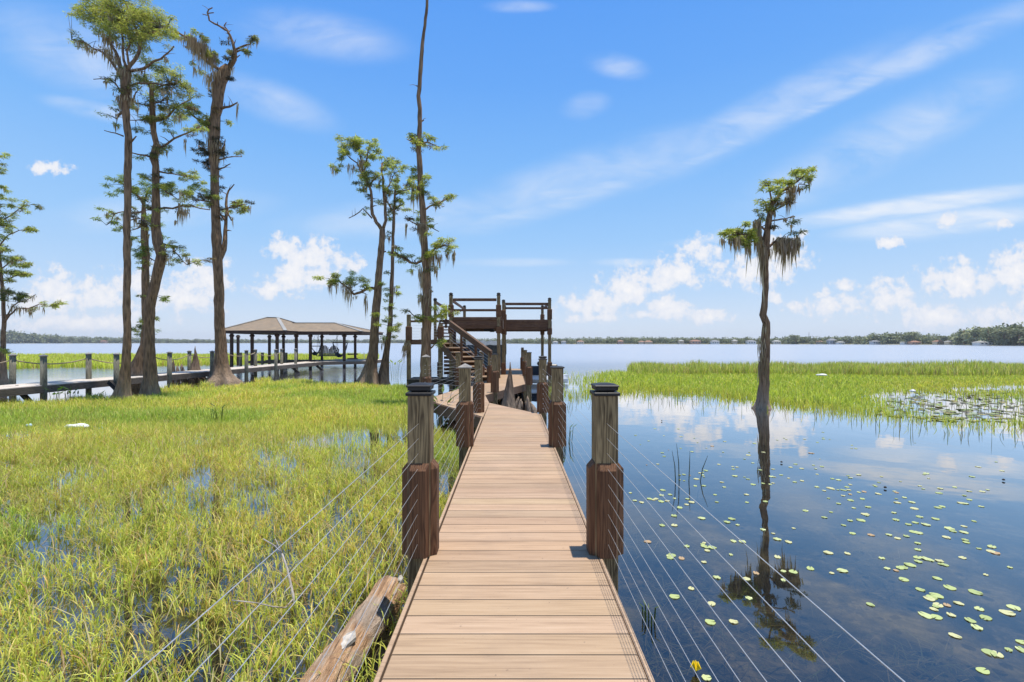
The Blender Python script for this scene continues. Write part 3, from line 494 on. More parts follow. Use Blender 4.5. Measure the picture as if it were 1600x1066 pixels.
tree('t', 'half-hidden cypress at the left picture edge, drooping mossy limb over the water', 21.0,
     [(3, 602, 12), (4, 590, 8), (4, 560, 5.6), (5, 520, 4.8), (7, 500, 4.4), (5, 470, 4), (2, 430, 3.6), (-3, 380, 3.2), (-6, 330, 2.8), (-6, 260, 2.2), (-4, 236, 1.2)],
     [[(6, 506, 2.2), (15, 492, 2), (25, 483, 1.7), (45, 482, 1.3), (62, 475, .9), (77, 479, .6)], [(5, 500, 1.8), (20, 478, 1.4), (40, 470, 1), (56, 460, .7)], [(0, 345, 1.4), (15, 338, 1.1), (30, 326, .9), (48, 320, .5)], [(-2, 385, 1.6), (12, 368, 1.3), (30, 360, .9), (48, 358, .6)], [(4, 440, 1.4), (20, 432, 1.1), (45, 428, .7)], [(2, 420, 1.4), (20, 405, 1), (45, 412, .6)]],
     [(3, 310, 10, 8), (7, 322, 8, 5), (4, 355, 12, 8), (28, 359, 14, 4), (42, 357, 8, 3), (10, 400, 16, 9), (22, 410, 14, 7), (10, 430, 20, 7, 1.2), (28, 432, 14, 4), (10, 455, 14, 8, .9, OLIVE), (30, 466, 16, 6, .9, OLIVE), (45, 461, 9, 5), (2, 245, 6, 8), (4, 270, 6, 6), (6, 545, 8, 8), (8, 375, 12, 6), (40, 412, 8, 3)],
     [(20, 476, 5, 24, 1.2), (30, 480, 4, 18), (37, 480, 3, 16), (46, 482, 4, 12, 1.2), (58, 478, 3, 10), (10, 450, 6, 30), (52, 462, 3, 14)], sprouts=(34, 240, 480, 16, (GREEN, GREEN, OLIVE)))

# ------------------------------------------------------------------ cypress knees, stumps
def knee(name, label, tip, basepx, Y, rpx, jag=.12, m='knee', roots=0, cat='tree stump'):
    t = thing(name, label, cat, (P(basepx, HY, Y).x, Y, 0))
    a = P(tip[0], tip[1], Y); c = Vector((P(basepx, HY, Y).x, Y, -.4)); pts = []; rr = []
    for i in range(13):
        s = i/12; pts.append(c.lerp(a, s)+Vector((random.uniform(-.01, .01), random.uniform(-.01, .01), 0)))
        rr.append(max(.008, rpx*Y/F*((1-s)**1.05*1.05)))
    ph = random.uniform(0, 6); bb = MB(); bb.tube(pts, rr, 16, True, rough=jag, flute=lambda i, an: .16*math.sin(an*4+ph)+.1*math.sin(an*7+ph)); obj('stump_body', bb, m, t, True)
    for k in range(roots):
        an = random.uniform(0, 2*PI); dv = Vector((math.cos(an), math.sin(an), 0)); q = Vector((c.x, c.y, .28)); L = rpx*Y/F*random.uniform(1.4, 2.2)
        bb = MB(); bb.tube([q, q+dv*L*.5-Vector((0, 0, .1)), q+dv*L-Vector((0, 0, .5))], [.09, .07, .04], 8, True, rough=.15); obj('root', bb, m, t, True)
    return t
knee('cypress_knee', 'tall sharp pointed grey stump in the notch of the boardwalk', (797.5, 566), 794, 11.7, 16, .06)
knee('cypress_knee', 'dark pointed snag behind the rope-railed dock', (305, 541), 307, 22.6, 12, .08, roots=3)
def brokenstump(label, px, py, Y, rpx, n, m='knee', th=1.0):
    t = thing('broken_stump', label, 'tree stump', (P(px, HY, Y).x, Y, 0)); c = P(px, HY, Y); zt = P(px, py, Y).z
    for k in range(n):
        an = 2*PI*k/n+random.uniform(-.3, .3); rr = rpx*Y/F; x, y = c.x+math.cos(an)*rr*.7, Y+math.sin(an)*rr*.6; z = zt*random.uniform(.45, 1.0)
        bb = MB(); bb.tube([(x+math.cos(an)*rr*.5, y+math.sin(an)*rr*.5, -.3), (x+math.cos(an)*rr*.2, y, z*.4), (x, y, z*.8), (x-math.cos(an)*rr*.1, y, z)], [rr*.42*th, rr*.36*th, rr*.22*th, rr*.05*th], 10, True, rough=.16); obj('root', bb, m, t, True)
brokenstump('hollow rotten stump behind the rope-railed dock beside its pointed snag', 278, 563, 22.2, 10, 6)
brokenstump('low tangle of reddish broken roots beside the tall pointed stump', 820, 615, 12.6, 17, 9, 'knee', .55)
brokenstump('row of stubby pale knees under the rope-railed dock', 318, 583, 22.9, 14, 6)

# ------------------------------------------------------------------ main boardwalk
DZ = .55
bw = thing('boardwalk', 'brown composite boardwalk with steel cable railings leading out over the marsh', 'boardwalk', (0, 1, DZ))
def boards(poly, ang, pitch, gap, zt, th, off=0.0, bright=1.0, ends=.07):
    """boards running along direction ang, clipped to a convex polygon"""
    mb = MB(); dx, dy = math.cos(ang), math.sin(ang); nx, ny = -dy, dx
    ds = [nx*p[0]+ny*p[1] for p in poly]; k = math.floor((min(ds)-off)/pitch)
    while off+k*pitch < max(ds):
        a = off+k*pitch; k += 1
        q = clip(clip(poly, (nx, ny), a+pitch-gap), (-nx, -ny), -a)
        if len(q) < 3: continue
        n = len(q); c = (random.uniform(.90, 1.07)*bright,)*3; c = (c[0]*random.uniform(.98, 1.03), c[1], c[2]*random.uniform(.95, 1.03))
        m_ = Vector((sum(p[0] for p in q)/n, sum(p[1] for p in q)/n)); e = .004
        top = [Vector((p[0], p[1]))+(m_-Vector((p[0], p[1]))).normalized()*e for p in q]
        vs = [(p.x, p.y, zt) for p in top]+[(p[0], p[1], zt-e) for p in q]+[(p[0], p[1], zt-th) for p in q]
        fs = [tuple(range(n))]+[(i, n+i, n+(i+1) % n, (i+1) % n) for i in range(n)]+[(n+i, 2*n+i, 2*n+(i+1) % n, n+(i+1) % n) for i in range(n)]
        mb.add(vs, [f[::-1] if False else f for f in fs], c)
    return mb
def pat(poly): # ensure counter-clockwise
    a = sum(poly[i][0]*poly[(i+1) % len(poly)][1]-poly[(i+1) % len(poly)][0]*poly[i][1] for i in range(len(poly))); return poly if a > 0 else poly[::-1]
A = pat([(-.535, -.6), (.56, -.6), (.53, 8.8), (-.51, 10.42)])
Bp = pat([(-.53, 8.45), (-.516, 10.44), (-.7, 12), (-1.56, 13.56), (-1.98, 11.6), (-1.85, 10.65)])
Cp = pat([(-.7, 12.006), (.44, 15.2), (-.64, 16.2), (-1.556, 13.57)]); Dp = pat([(.44, 15.206), (.45, 24), (-.64, 24), (-.64, 16.21)])
obj('decking', boards(A, 0, .1445, .006, DZ, .025, .0), 'deck', bw)
angB = math.atan2(8.45-10.65, -.53+1.85)
for poly, an in ((Bp, angB), (Cp, R(-43)), (Dp, 0.0)):
    obj('decking', boards(poly, an, .1445, .006, DZ, .025), 'deck', bw)
def edge_board(a, b, z, th=.03, ht=.22, m='beamy', name='fascia', out=0.0):
    mb = MB(); mb.bar((a[0], a[1], z-ht/2), (b[0], b[1], z-ht/2), th, ht, bev=.004); return obj(name, mb, m, bw)
# thin border boards beside the planks, then fascia below
mb = MB(); mb.bar((-.549, -.6, DZ-.0145), (-.549, 8.43, DZ-.0145), .022, .035, bev=.003); obj('edge_trim', mb, 'deck', bw)
mb = MB(); mb.bar((.574, -.6, DZ-.0145), (.545, 8.8, DZ-.0145), .022, .035, bev=.003); obj('edge_trim', mb, 'deck', bw)
E = [((-.545, -.6), (-.545, 8.42)), ((.57, -.6), (.54, 8.8)), ((.54, 8.83), (-.68, 10.74)), ((-.69, 10.78), (-.71, 12.0)), ((-.70, 12.0), (.45, 15.18)), ((.465, 15.22), (.465, 24)), ((-.55, 8.42), (-1.88, 10.64)), ((-1.89, 10.65), (-2.0, 11.6)), ((-2.0, 11.62), (-1.58, 13.6)), ((-1.57, 13.6), (-.655, 16.2)), ((-.655, 16.25), (-.655, 24)), ((-.655, 24.02), (.465, 24.02))]
for a, c in E: edge_board(a, c, DZ-.034 if a[1] < 0 else DZ-.008)
mb = MB()
for x in (-.35, .35): mb.bar((x, -.6, DZ-.13), (x, 8.7, DZ-.13), .05, .18)
for x in (-.4, .25): mb.bar((x, 16.3, DZ-.13), (x, 24, DZ-.13), .05, .18)
mb.bar((-1.7, 10.8, DZ-.13), (-.6, 13.2, DZ-.13), .05, .18); mb.bar((-.9, 12.6, DZ-.13), (.1, 15.5, DZ-.13), .05, .18)
obj('joists', mb, 'dark', bw)
# railing post with its four clad boards
def post_proto():
    s = .146; mb = MB(); mb.box((0, 0, .54), (s, s, 2.08), bev=.006); po = obj('railing_post', mb, 'post', None)
    t = .038; wd = .136
    for k in range(4):
        a = k*PI/2; n = Vector((math.sin(a), -math.cos(a), 0)); x = Vector((math.cos(a), math.sin(a), 0)); y0 = s/2+.001
        w2 = wd/2; prof = [(-w2, 0), (-w2+.019, t), (w2-.019, t), (w2, 0)]
        vs = []
        for z, kk in ((DZ+.004, 1), (1.105, 1), (1.145, 0)):
            for (q, d_) in prof: vs.append(x*q*(1 if kk else .97)+n*(y0+d_*(1 if kk else .12))+Vector((0, 0, z)))
        fs = [(i, i+1, 5+i, 4+i) for i in range(3)]+[(4+i, 5+i, 9+i, 8+i) for i in range(3)]+[(3, 0, 4, 7), (7, 4, 8, 11), (0, 3, 2, 1), (8, 9, 10, 11)]
        mb = MB(); mb.add(vs, fs); c = obj('cladding_board', mb, 'clad', po)
        bb = MB()
        for z in (.63, 1.04):
            for q in (-.03, .035):
                p = x*q+n*(y0+t+.001)+Vector((0, 0, z)); bb.tube([p, p+n*.002], .0045, 6)
        # screw heads are tiny marks of the board
        off = len(mb.v); mb.v += bb.v; mb.f += [tuple(i+off for i in f) for f in bb.f]; mb.c += bb.c
    return po
PROTO = post_proto(); CH = list(PROTO.children)
def cap_light(parent):
    mb = MB(); mb.box((0, 0, 1.588), (.168, .168, .022), bev=.004); mb.lathe((0, 0, 1.598), [(.083, 0), (.083, .002)], 4)
    obj('cap_plate', mb, 'black', parent)
    mb = MB()
    prof = [(.050, 1.599), (.052, 1.606), (.072, 1.612), (.073, 1.634)]
    for (r0, z0), (r1, z1) in zip(prof[:-1], prof[1:]):
        vs = [(sx*r*1.0, sy*r*1.0, z) for r, z in ((r0, z0), (r1, z1)) for sx, sy in ((-1, -1), (1, -1), (1, 1), (-1, 1))]
        mb.add(vs, [(i, (i+1) % 4, 4+(i+1) % 4, 4+i) for i in range(4)])
    mb.box((0, 0, 1.638), (.158, .158, .012), bev=.004); vs = [(sx*r, sy*r, z) for r, z in ((.075, 1.6445), (.03, 1.654)) for sx, sy in ((-1, -1), (1, -1), (1, 1), (-1, 1))]
    mb.add(vs, [(i, (i+1) % 4, 4+(i+1) % 4, 4+i) for i in range(4)]+[(4, 5, 6, 7)])
    o = obj('cap_light', mb, 'black', parent)
def cap_pyramid(parent, m='copper', flat=False):
    mb = MB(); mb.box((0, 0, 1.588), (.172, .172, .018), bev=.003); h = .012 if flat else .045
    vs = [(sx*.084, sy*.084, 1.5975) for sx, sy in ((-1, -1), (1, -1), (1, 1), (-1, 1))]+[(0, 0, 1.5975+h)]
    mb.add(vs, [(0, 1, 4), (1, 2, 4), (2, 3, 4), (3, 0, 4)]); obj('post_cap', mb, m, parent)
POSTS = [(-.597, 3.02, 'L'), (.607, 3.02, 'L'), (-.622, 6.1, 'P'), (.60, 6.1, 'F'), (-.655, 9.05, 'L'), (.60, 9.0, 'L'), (-1.96, 10.5, 'P'), (-1.68, 14.4, 'F'), (-.47, 12.62, 'F'), (-.74, 15.6, 'F'), (.55, 14.85, 'F'), (.545, 19, 'F'), (.54, 23.9, 'L'), (-1.08, 16.3, 'P'), (-.72, 23.9, 'F')]
first = True
for x, y, kind in POSTS:
    if first: o = PROTO; first = False; kids = CH
    else:
        o = PROTO.copy(); COL.objects.link(o)
        for c in CH:
            d_ = c.copy(); COL.objects.link(d_); d_.parent = o
    o.parent = bw; o.location = Vector((x, y, 0))-bw.location
    o.rotation_euler = (0, 0, random.uniform(-.02, .02))
    # caps are built about the post's own axis
    class _L: pass
    before = set(bpy.data.objects)
    cap_light(None) if kind == 'L' else cap_pyramid(None, 'black' if kind == 'F' else 'copper', kind == 'F')
    for n_ in set(bpy.data.objects)-before: n_.parent = o
    if kind == 'L': o['label'] = 'timber post topped by black solar cap light'
# cables
CZ = [1.40-.0945*i for i in range(9)]
def cable(pts, zs, r=.00125, zoff=0.0):
    for z in zs:
        mb = MB(); q = []
        for a, c in zip(pts[:-1], pts[1:]):
            for i in range(7): 
                t = i/7; q.append((a[0]+(c[0]-a[0])*t, a[1]+(c[1]-a[1])*t, z-.006*math.sin(PI*t)))
        q.append((*pts[-1][:2], z)); mb.tube(q, r, 6); obj('cable', mb, 'steel', bw, True)
cable([(-.597, -.6), (-.597, 3.02), (-.622, 6.1), (-.655, 9.05)], CZ); cable([(.607, -.6), (.607, 3.02), (.60, 6.1), (.60, 9.0)], CZ)
cable([(-.655, 9.05), (-1.96, 10.5), (-1.68, 14.4)], CZ[:8], .002); cable([(.55, 14.85), (.545, 19), (.54, 23.9)], CZ, .0025)
# cable end fittings on the third posts
mb = MB()
for x, y, sgn in ((-.62, 9.05, 1), (.60, 9.0, -1), (-1.96, 10.5, 1)):
    for z in CZ: mb.tube([(x+.0*sgn, y-.125, z), (x, y-.09, z)], .007, 6)
obj('cable_fittings', mb, 'bolt', bw)

# ------------------------------------------------------------------ raised viewing deck with stairs
tw = thing('viewing_tower', 'raised two-level timber viewing deck with stairs at the end of the boardwalk', 'viewing deck', (-.5, 18, 0))
YL, YR, YB = 17.6, 19.6, 22.6; ZT = 2.886; XL, XM, XR = -2.35, -.49, 1.63
mb = MB()
mb.box(((XL+XM)/2, (YL+YB)/2, ZT-.02), (XM-XL+.1, YB-YL, .04)); mb.box(((XM+XR)/2+.05, (YR+YB)/2, ZT-.021), (XR-XM, YB-YR, .04)); mb.box((-2.8, (20.3+YB)/2, ZT-.022), (.85, YB-20.3, .04))
obj('platform_boards', mb, 'beam', tw)
def beam(name, a, c, wd, ht, m='beam'):
    mb = MB(); mb.bar(a, c, wd, ht, bev=.006); return obj(name, mb, m, tw)
for z, ht, o_ in ((ZT-.07, .12, .03), (ZT-.235, .21, .0), (ZT-.39, .10, -.03)):
    beam('rim_beam', (XL-.02, YL-o_, z), (XM+.08, YL-o_, z), .05, ht); beam('rim_beam', (XM+.1, YR-o_, z), (XR+.05, YR-o_, z), .05, ht)
beam('rim_beam', (XL-.03, YB, ZT-.25), (XR+.05, YB, ZT-.25), .06, .38); beam('rim_beam', (XR+.04, YR, ZT-.25), (XR+.04, YB, ZT-.25), .05, .36, 'beamy'); beam('rim_beam', (XL-.03, YL, ZT-.25), (XL-.03, YB, ZT-.25), .05, .36, 'beamy')
beam('rim_beam', (XM+.12, YL, ZT-.25), (XM+.12, YR, ZT-.25), .05, .36, 'beamy')
mb = MB()
for i in range(5): mb.bar((XL+.3+i*.36, YL+.05, ZT-.15), (XL+.3+i*.36, YB, ZT-.15), .045, .2)
for i in range(5): mb.bar((XM+.3+i*.4, YR+.05, ZT-.15), (XM+.3+i*.4, YB, ZT-.15), .045, .2)
obj('floor_joists', mb, 'dark', tw)
def tpost(x, y, z0, z1, s=.14, m='post', ball=False, clad=None):
    mb = MB(); mb.box((x, y, (z0+z1)/2), (s, s, z1-z0), bev=.006); o = obj('support_post', mb, m, tw)
    for c0, c1 in clad or []:
        mb = MB(); mb.box((x, y-.005, (c0+c1)/2), (s+.07, s+.07, c1-c0), bev=.015); obj('cladding', mb, 'clad', o)
    if ball:
        mb = MB(); mb.box((x, y, z1+.01), (s+.03, s+.03, .025), bev=.004); mb.lathe((x, y, z1+.02), [(.05, 0), (.075, .03), (.075, .07), (.03, .1)], 10); obj('post_cap', mb, 'black', o)
    return o
zr = 3.545
for x, y in ((XL+.02, YL), (XM-.02, YL)): tpost(x, y, -.4, 3.70, .13, 'post', True, [(ZT, ZT+.46), (ZT-.62, ZT-.36)])
tpost(XM+.13, YR, -.4, 3.62, .13, 'post', True, [(ZT-.62, ZT+.4), (.55, 1.05)]); tpost(XR-.03, YR, -.4, 3.70, .13, 'post', True, [(ZT, ZT+.44), (ZT-.64, ZT-.36), (.5, 1.08)])
tpost(XR-.14, YB, -.4, 3.62, .13, 'post', True, [(ZT-.6, ZT+.4), (.5, 1.08)]); tpost(XM+.13, YB, -.4, 3.62, .13, 'post', True, [(ZT-.6, ZT+.4)]); tpost(XL+.02, YB, -.4, 3.62, .13, 'post', True)
def rail(a, c, wd=.05, ht=.11, m='beam'): mb = MB(); mb.bar(a, c, wd, ht, bev=.006); return obj('guard_rail', mb, m, tw)
rail((XL+.1, YL, zr), (XM-.1, YL, zr)); rail((XL+.1, YL, 3.145), (XM-.1, YL, 3.145), .05, .09)
rail((XM+.2, YR, 3.55), (XR-.1, YR, 3.55)); rail((XM+.2, YR, 3.37), (XR-.1, YR, 3.37), .05, .09)
rail((XR-.05, YR, 3.55), (XR-.14, YB, 3.55), m='beamy'); rail((XL+.02, YL+.1, zr), (XL+.02, YB, zr), .05, .11, 'beamy'); rail((XL+.02, YB, zr), (XR-.2, YB, zr)) if False else None
# side cables at the right end
for i in range(5):
    mb = MB(); mb.tube([(XR-.03, YR, ZT+.08+i*.09), (XR-.14, YB, ZT+.08+i*.09)], .004, 5); obj('cable', mb, 'steel', tw)
# floodlight under the platform
mb = MB(); mb.box((-.95, 19.0, 2.43), (.42, .3, .12), bev=.03); mb.box((-.82, 18.9, 2.37), (.2, .2, .06), bev=.02); obj('under_light', mb, 'black', tw)
# lower landing of the stairs
LZ = 2.02; Lx0, Lx1, Ly0, Ly1 = -4.02, -2.32, 17.6, 19.2
mb = MB(); mb.box(((Lx0+Lx1)/2, (Ly0+Ly1)/2, LZ-.02), (Lx1-Lx0, Ly1-Ly0, .04)); obj('landing_boards', mb, 'beam', tw)
beam('rim_beam', (Lx0-.05, Ly0, LZ-.1), (Lx1, Ly0, LZ-.1), .05, .17); beam('rim_beam', (Lx0, Ly1, LZ-.1), (Lx1, Ly1, LZ-.1), .05, .17)
for x, y, z1 in ((-3.94, Ly0, 2.98), (-3.66, Ly1, 2.9), (-2.72, Ly0+.02, 2.62), (-2.44, Ly1, 2.66), (-3.0, Ly1, 2.1)): tpost(x, y, -.4, z1, .14, 'post', False, [(LZ-.02, LZ+.5)] if z1 > 2.2 else [(.5, 1.1)])
rail((-3.86, Ly0, 2.72), (-2.8, Ly0, 2.72), .045, .08)
for i in range(5):
    mb = MB(); mb.tube([(-3.9, Ly0, LZ+.1+i*.11), (-2.72, Ly0, LZ+.1+i*.11)], .004, 5); obj('cable', mb, 'steel', tw)
for i in range(6):
    mb = MB(); mb.tube([(-2.66, Ly0+.02, LZ+.08+i*.1), (-2.40, Ly1, LZ+.08+i*.1)], .005, 5); obj('cable', mb, 'steel', tw)
# first flight up to the landing
s0, s1 = Vector((-1.10, 16.0, .72)), Vector((-2.28, 17.75, 1.88)); run = (s1-s0); hd = Vector((run.x, run.y, 0)).normalized(); sdv = Vector((-hd.y, hd.x, 0))
for i in range(8):
    c = s0+run*(i/7); mb = MB(); a = c+sdv*.42; e = c-sdv*.42; mb.bar(a, e, .30, .045, bev=.006); obj('stair_tread', mb, 'deck', tw)
    mb = MB(); mb.bar(a+hd*.13-Vector((0, 0, .09)), e+hd*.13-Vector((0, 0, .09)), .02, .125); obj('stair_riser', mb, 'clad', tw)
for sg in (-.45, .45):
    mb = MB(); mb.bar(s0-run*.08+sdv*sg-Vector((0, 0, .1)), s1+run*.05+sdv*sg-Vector((0, 0, .1)), .045, .26, bev=.006); obj('stringer', mb, 'beamy', tw)
h0, h1 = Vector((-.70, 15.5, 1.62)), Vector((-2.31, 17.15, 2.715))
mb = MB(); mb.bar(h0, h1, .12, .035, bev=.005); obj('handrail', mb, 'beamy', tw)
mb = MB(); mb.bar(h0-Vector((0, 0, .12)), h1-Vector((0, 0, .12)), .045, .19, bev=.005); obj('handrail_board', mb, 'beam', tw)
for t in (.35, .7):
    q = h0.lerp(h1, t); mb = MB(); mb.box((q.x, q.y, (q.z-.2+.55)/2), (.09, .09, q.z-.2-.55)); obj('baluster_post', mb, 'clad', tw)
for i in range(5):
    mb = MB(); dz = Vector((0, 0, .25+i*.11)); mb.tube([h0-dz, h1-dz], .004, 5); obj('cable', mb, 'steel', tw)
# second flight towards the upper level
for i in range(6):
    z = LZ+.14+i*.145; y = Ly1+.1+i*.2; mb = MB(); mb.box((-2.86, y, z), (.62, .27, .045)); obj('stair_tread', mb, 'beam', tw)
for x in (-3.19, -2.53):
    mb = MB(); mb.bar((x, Ly1, LZ-.02), (x, Ly1+1.3, ZT-.1), .045, .24); obj('stringer', mb, 'beamy', tw)
tpost(-3.05, 18.3, LZ, 3.56, .1, 'post', True); tpost(-3.11, 21.7, ZT-.3, 3.54, .1, 'post', True); rail((-3.05, 18.3, 3.52), (-3.11, 21.7, 3.52), .05, .11, 'beamy')
mb = MB(); mb.bar((-3.1, 18.4, 2.95), (-3.1, 20.0, 3.1), .04, .1); obj('guard_rail', mb, 'beamy', tw)
# closed slatted store below the landing
mb = MB()
for i in range(7): mb.bar((-2.66, 18.0, .72+i*.15), (-1.75, 18.05, .72+i*.15), .025, .11)
obj('slat_screen', mb, 'clad', tw)

mb = MB(); mb.box((-3.0, 17.9, .5), (1.9, 1.2, .06)); mb.bar((-3.9, 17.35, .42), (-2.0, 17.35, .42), .05, .16); obj('lower_shelf', mb, 'dark', tw)
t = thing('hanging_moss', 'dry grey moss bundle drooping from the left landing post of the stairs', 'moss', P(636, 536, 17.4)); V, C = moss_cards(P(637, 537, 17.4), .14, .75, 90); V[:, :, 0] -= (P(0, 537, 17.4).z-V[:, :, 2])*.22; npobj('moss_strands', V, PENT, C*.8, 'moss', t)

# boat under the tower and jet ski
def loft(secs, closed=True, m=None):
    mb = MB(); n = len(secs[0]); vs = [p for s in secs for p in s]; fs = [(i*n+k, i*n+(k+1) % n, (i+1)*n+(k+1) % n, (i+1)*n+k) for i in range(len(secs)-1) for k in range(n)]
    fs += [tuple(range(n))[::-1], tuple((len(secs)-1)*n+k for k in range(n))]; mb.add(vs, fs); return mb
bt = thing('pontoon_boat', 'grey pontoon boat with dark ribbed cover moored behind the stairs', 'boat', (-1.6, 24.5, 0))
for yy in (23.6, 25.2):
    mb = MB(); mb.tube([(-3.3, yy, .25), (-3.0, yy, .22), (-.7, yy, .22), (-.2, yy, .3)], [.12, .28, .28, .1], 14); obj('pontoon', mb, 'pontoon', bt, True)
mb = MB(); mb.box((-1.75, 24.4, .58), (2.9, 2.2, .1), bev=.02); obj('boat_deck', mb, 'pontoon', bt)
mb = MB(); mb.box((-1.75, 23.35, .98), (2.8, .05, .66), bev=.01); mb.box((-1.75, 25.45, .98), (2.8, .05, .66), bev=.01); obj('side_panel', mb, 'pv', bt)
secs = []
for i in range(15):
    x = -3.2+i*2.9/14; sag = .05*math.sin(i*2.6)
    secs.append([(x, 23.3, 1.28), (x, 23.3, 1.78+sag*.6), (x, 24.4, 2.0+sag), (x, 25.5, 1.78+sag*.6), (x, 25.5, 1.28)])
obj('ribbed_cover', loft(secs), 'pv', bt)
js = thing('jet_ski', 'covered jet ski with white hull parked beside the boardwalk posts', 'jet ski', (1.35, 21.4, 0))
def hull(z0, z1, w0, w1, x0, x1, y, nose=.35):
    secs = []
    for i in range(9):
        t = i/8; x = x0+(x1-x0)*t; k = min(1, (1-t)/nose)**.55 if t > 1-nose else 1.0; k = max(k, .12)
        secs.append([(x, y-w0*k, z0), (x, y+w0*k, z0), (x, y+w1*k, (z0+z1)/2), (x, y+w1*.8*k, z1), (x, y-w1*.8*k, z1), (x, y-w1*k, (z0+z1)/2)])
    return loft(secs)
obj('hull', hull(.04, .42, .3, .5, .85, 2.6, 21.4), 'hull', js)
obj('cover', hull(.43, .82, .46, .36, .9, 2.3, 21.4, .6), 'blackcov', js)
mb = MB(); mb.box((1.35, 21.4, .93), (.36, .5, .2), bev=.06); mb.box((1.75, 21.4, .85), (.7, .4, .12), bev=.05); obj('handlebar_cover', mb, 'blackcov', js)

# ------------------------------------------------------------------ rope-railed dock and boathouse on the left
dk = thing('rope_dock', 'long grey weathered dock with rope railing on round pilings', 'dock', (-15, 15, 0))
def xf(Y): return -15.12+(Y-13)*.0885
Ys, Ye = 9.0, 33.0
poly = pat([(xf(Ys), Ys), (xf(Ye), Ye), (xf(Ye)-1.35, Ye), (xf(Ys)-1.35, Ys)])
obj('decking', boards(poly, R(-5), .145, .008, DZ, .035), 'greyx', dk)
for dx in (0.02, -1.36):
    mb = MB(); mb.bar((xf(Ys)+dx, Ys, DZ-.135), (xf(Ye)+dx, Ye, DZ-.135), .06, .22); obj('fascia', mb, 'grey', dk)
FP = [(68, 14.75), (182, 16.8), (265, 19.5), (331.5, 21.7), (385, 23.9), (431, 26.6), (462, 29.4)]; BPp = [(20, 15.5), (138.5, 17.2), (237, 20.0), (296, 22.5), (352, 24.6), (399, 26.5), (440, 29.0)]
def piling(x, y, zt):
    mb = MB(); mb.tube([(x, y, -.5), (x+random.uniform(-.01, .01), y, .6), (x, y, zt-.03)], [.092, .088, .084], 12, True, rough=.02); o = obj('piling', mb, 'pile', dk, True)
    mb = MB(); mb.lathe((x, y, zt-.032), [(.11, 0), (.112, .025), (.02, .065)], 12); obj('pile_cap', mb, 'copper', o)
    mb = MB(); mb.tube([(x, y, -.45), (x, y, .10)], [.0935, .0915], 12, False); return o
fp = []; bp = []
for px, y in FP: x = (px-CX)/F*y; fp.append((x, y)); piling(x, y, 1.5)
for px, y in BPp: x = (px-CX)/F*y; bp.append((x, y)); piling(x, y, 1.5)
def rope(a, c, z=1.33, sag=.28):
    pts = [(a[0]+(c[0]-a[0])*i/12, a[1]+(c[1]-a[1])*i/12, z-sag*4*(i/12)*(1-i/12)) for i in range(13)]
    mb = MB(); mb.tube(pts, .021, 6); obj('rope', mb, 'rope', dk, True)
rope((-18.0, 12.5), bp[0])
for a, c in zip(bp[:-1], bp[1:]): rope(a, c, 1.33, .09*max(1.2, math.dist(a, c)))
rope(fp[4], bp[5], 1.36, .1)
for (px, y) in ((25, 14.6), (170, 16.6), (452, 29.2), (490, 31.8)):
    x = (px-CX)/F*y; mb = MB(); mb.bar((x, y, .5), (x+1.0, y-.25, -.25), .07, .16); obj('brace', mb, 'dark', dk)

bh = thing('boathouse', 'open boathouse with tan hipped shingle roofs on dark brown posts', 'boathouse', (-16, 34, 0))
def hip(x0, x1, y0, y1, ze, rz, rx0, rx1, ry0, ry1, th=.05):
    mb = MB(); e = [(x0, y0, ze), (x1, y0, ze), (x1, y1, ze), (x0, y1, ze)]; r = [(rx0, ry0, rz), (rx1, ry1, rz)]
    mb.add(e+r, [(0, 1, 5, 4), (1, 2, 5), (2, 3, 4, 5), (3, 0, 4)]); return mb
rf = obj('roof', hip(-20.05, -15.35, 31.2, 38.6, 2.72, 3.80, -18.6, -17.9, 34.9, 35.2), 'shingle', bh); rf2 = obj('roof', hip(-17.6, -10.75, 33.0, 38.5, 2.70, 3.42, -17.4, -13.7, 35.75, 35.75), 'shingle', bh)
for o_, e_, r_ in ((rf, ((-20.05, 31.2), (-15.35, 31.2), (-15.35, 38.6), (-20.05, 38.6)), ((-18.6, 34.9, 3.80), (-17.9, 35.2, 3.80))), (rf2, ((-17.6, 33.0), (-10.75, 33.0), (-10.75, 38.5), (-17.6, 38.5)), ((-17.4, 35.75, 3.42), (-13.7, 35.75, 3.42)))):
    ze = 2.72 if o_ is rf else 2.70
    for k, q in ((0, 0), (1, 1), (2, 1), (3, 0)):
        if o_ is rf2 and q == 0: continue
        mb = MB(); mb.bar((*e_[k], ze+.015), (r_[q][0], r_[q][1], r_[q][2]+.015), .22, .03); obj('ridge_cap', mb, 'roofpale', o_)
    mb = MB(); mb.bar((r_[0][0], r_[0][1], r_[0][2]+.018), (r_[1][0], r_[1][1], r_[1][2]+.018), .22, .03); obj('ridge_cap', mb, 'roofpale', o_)
def edge(o, x0, x1, y0, y1, z, skip=()):
    for i, (a, c) in enumerate((((x0, y0), (x1, y0)), ((x1, y0), (x1, y1)), ((x1, y1), (x0, y1)), ((x0, y1), (x0, y0)))):
        if i in skip: continue
        mb = MB(); mb.bar((*a, z), (*c, z), .06, .19); obj('eave_board', mb, 'brownpost', o)
    mb = MB(); mb.add([(x0+.05, y0+.05, z-.02), (x1-.05, y0+.05, z-.02), (x1-.05, y1-.05, z-.02), (x0+.05, y1-.05, z-.02)], [(0, 1, 2, 3)]); obj('ceiling', mb, 'brownpost', o)
edge(rf, -20.0, -15.4, 31.25, 38.55, 2.63); edge(rf2, -15.3, -10.8, 33.05, 38.45, 2.612, (3,))
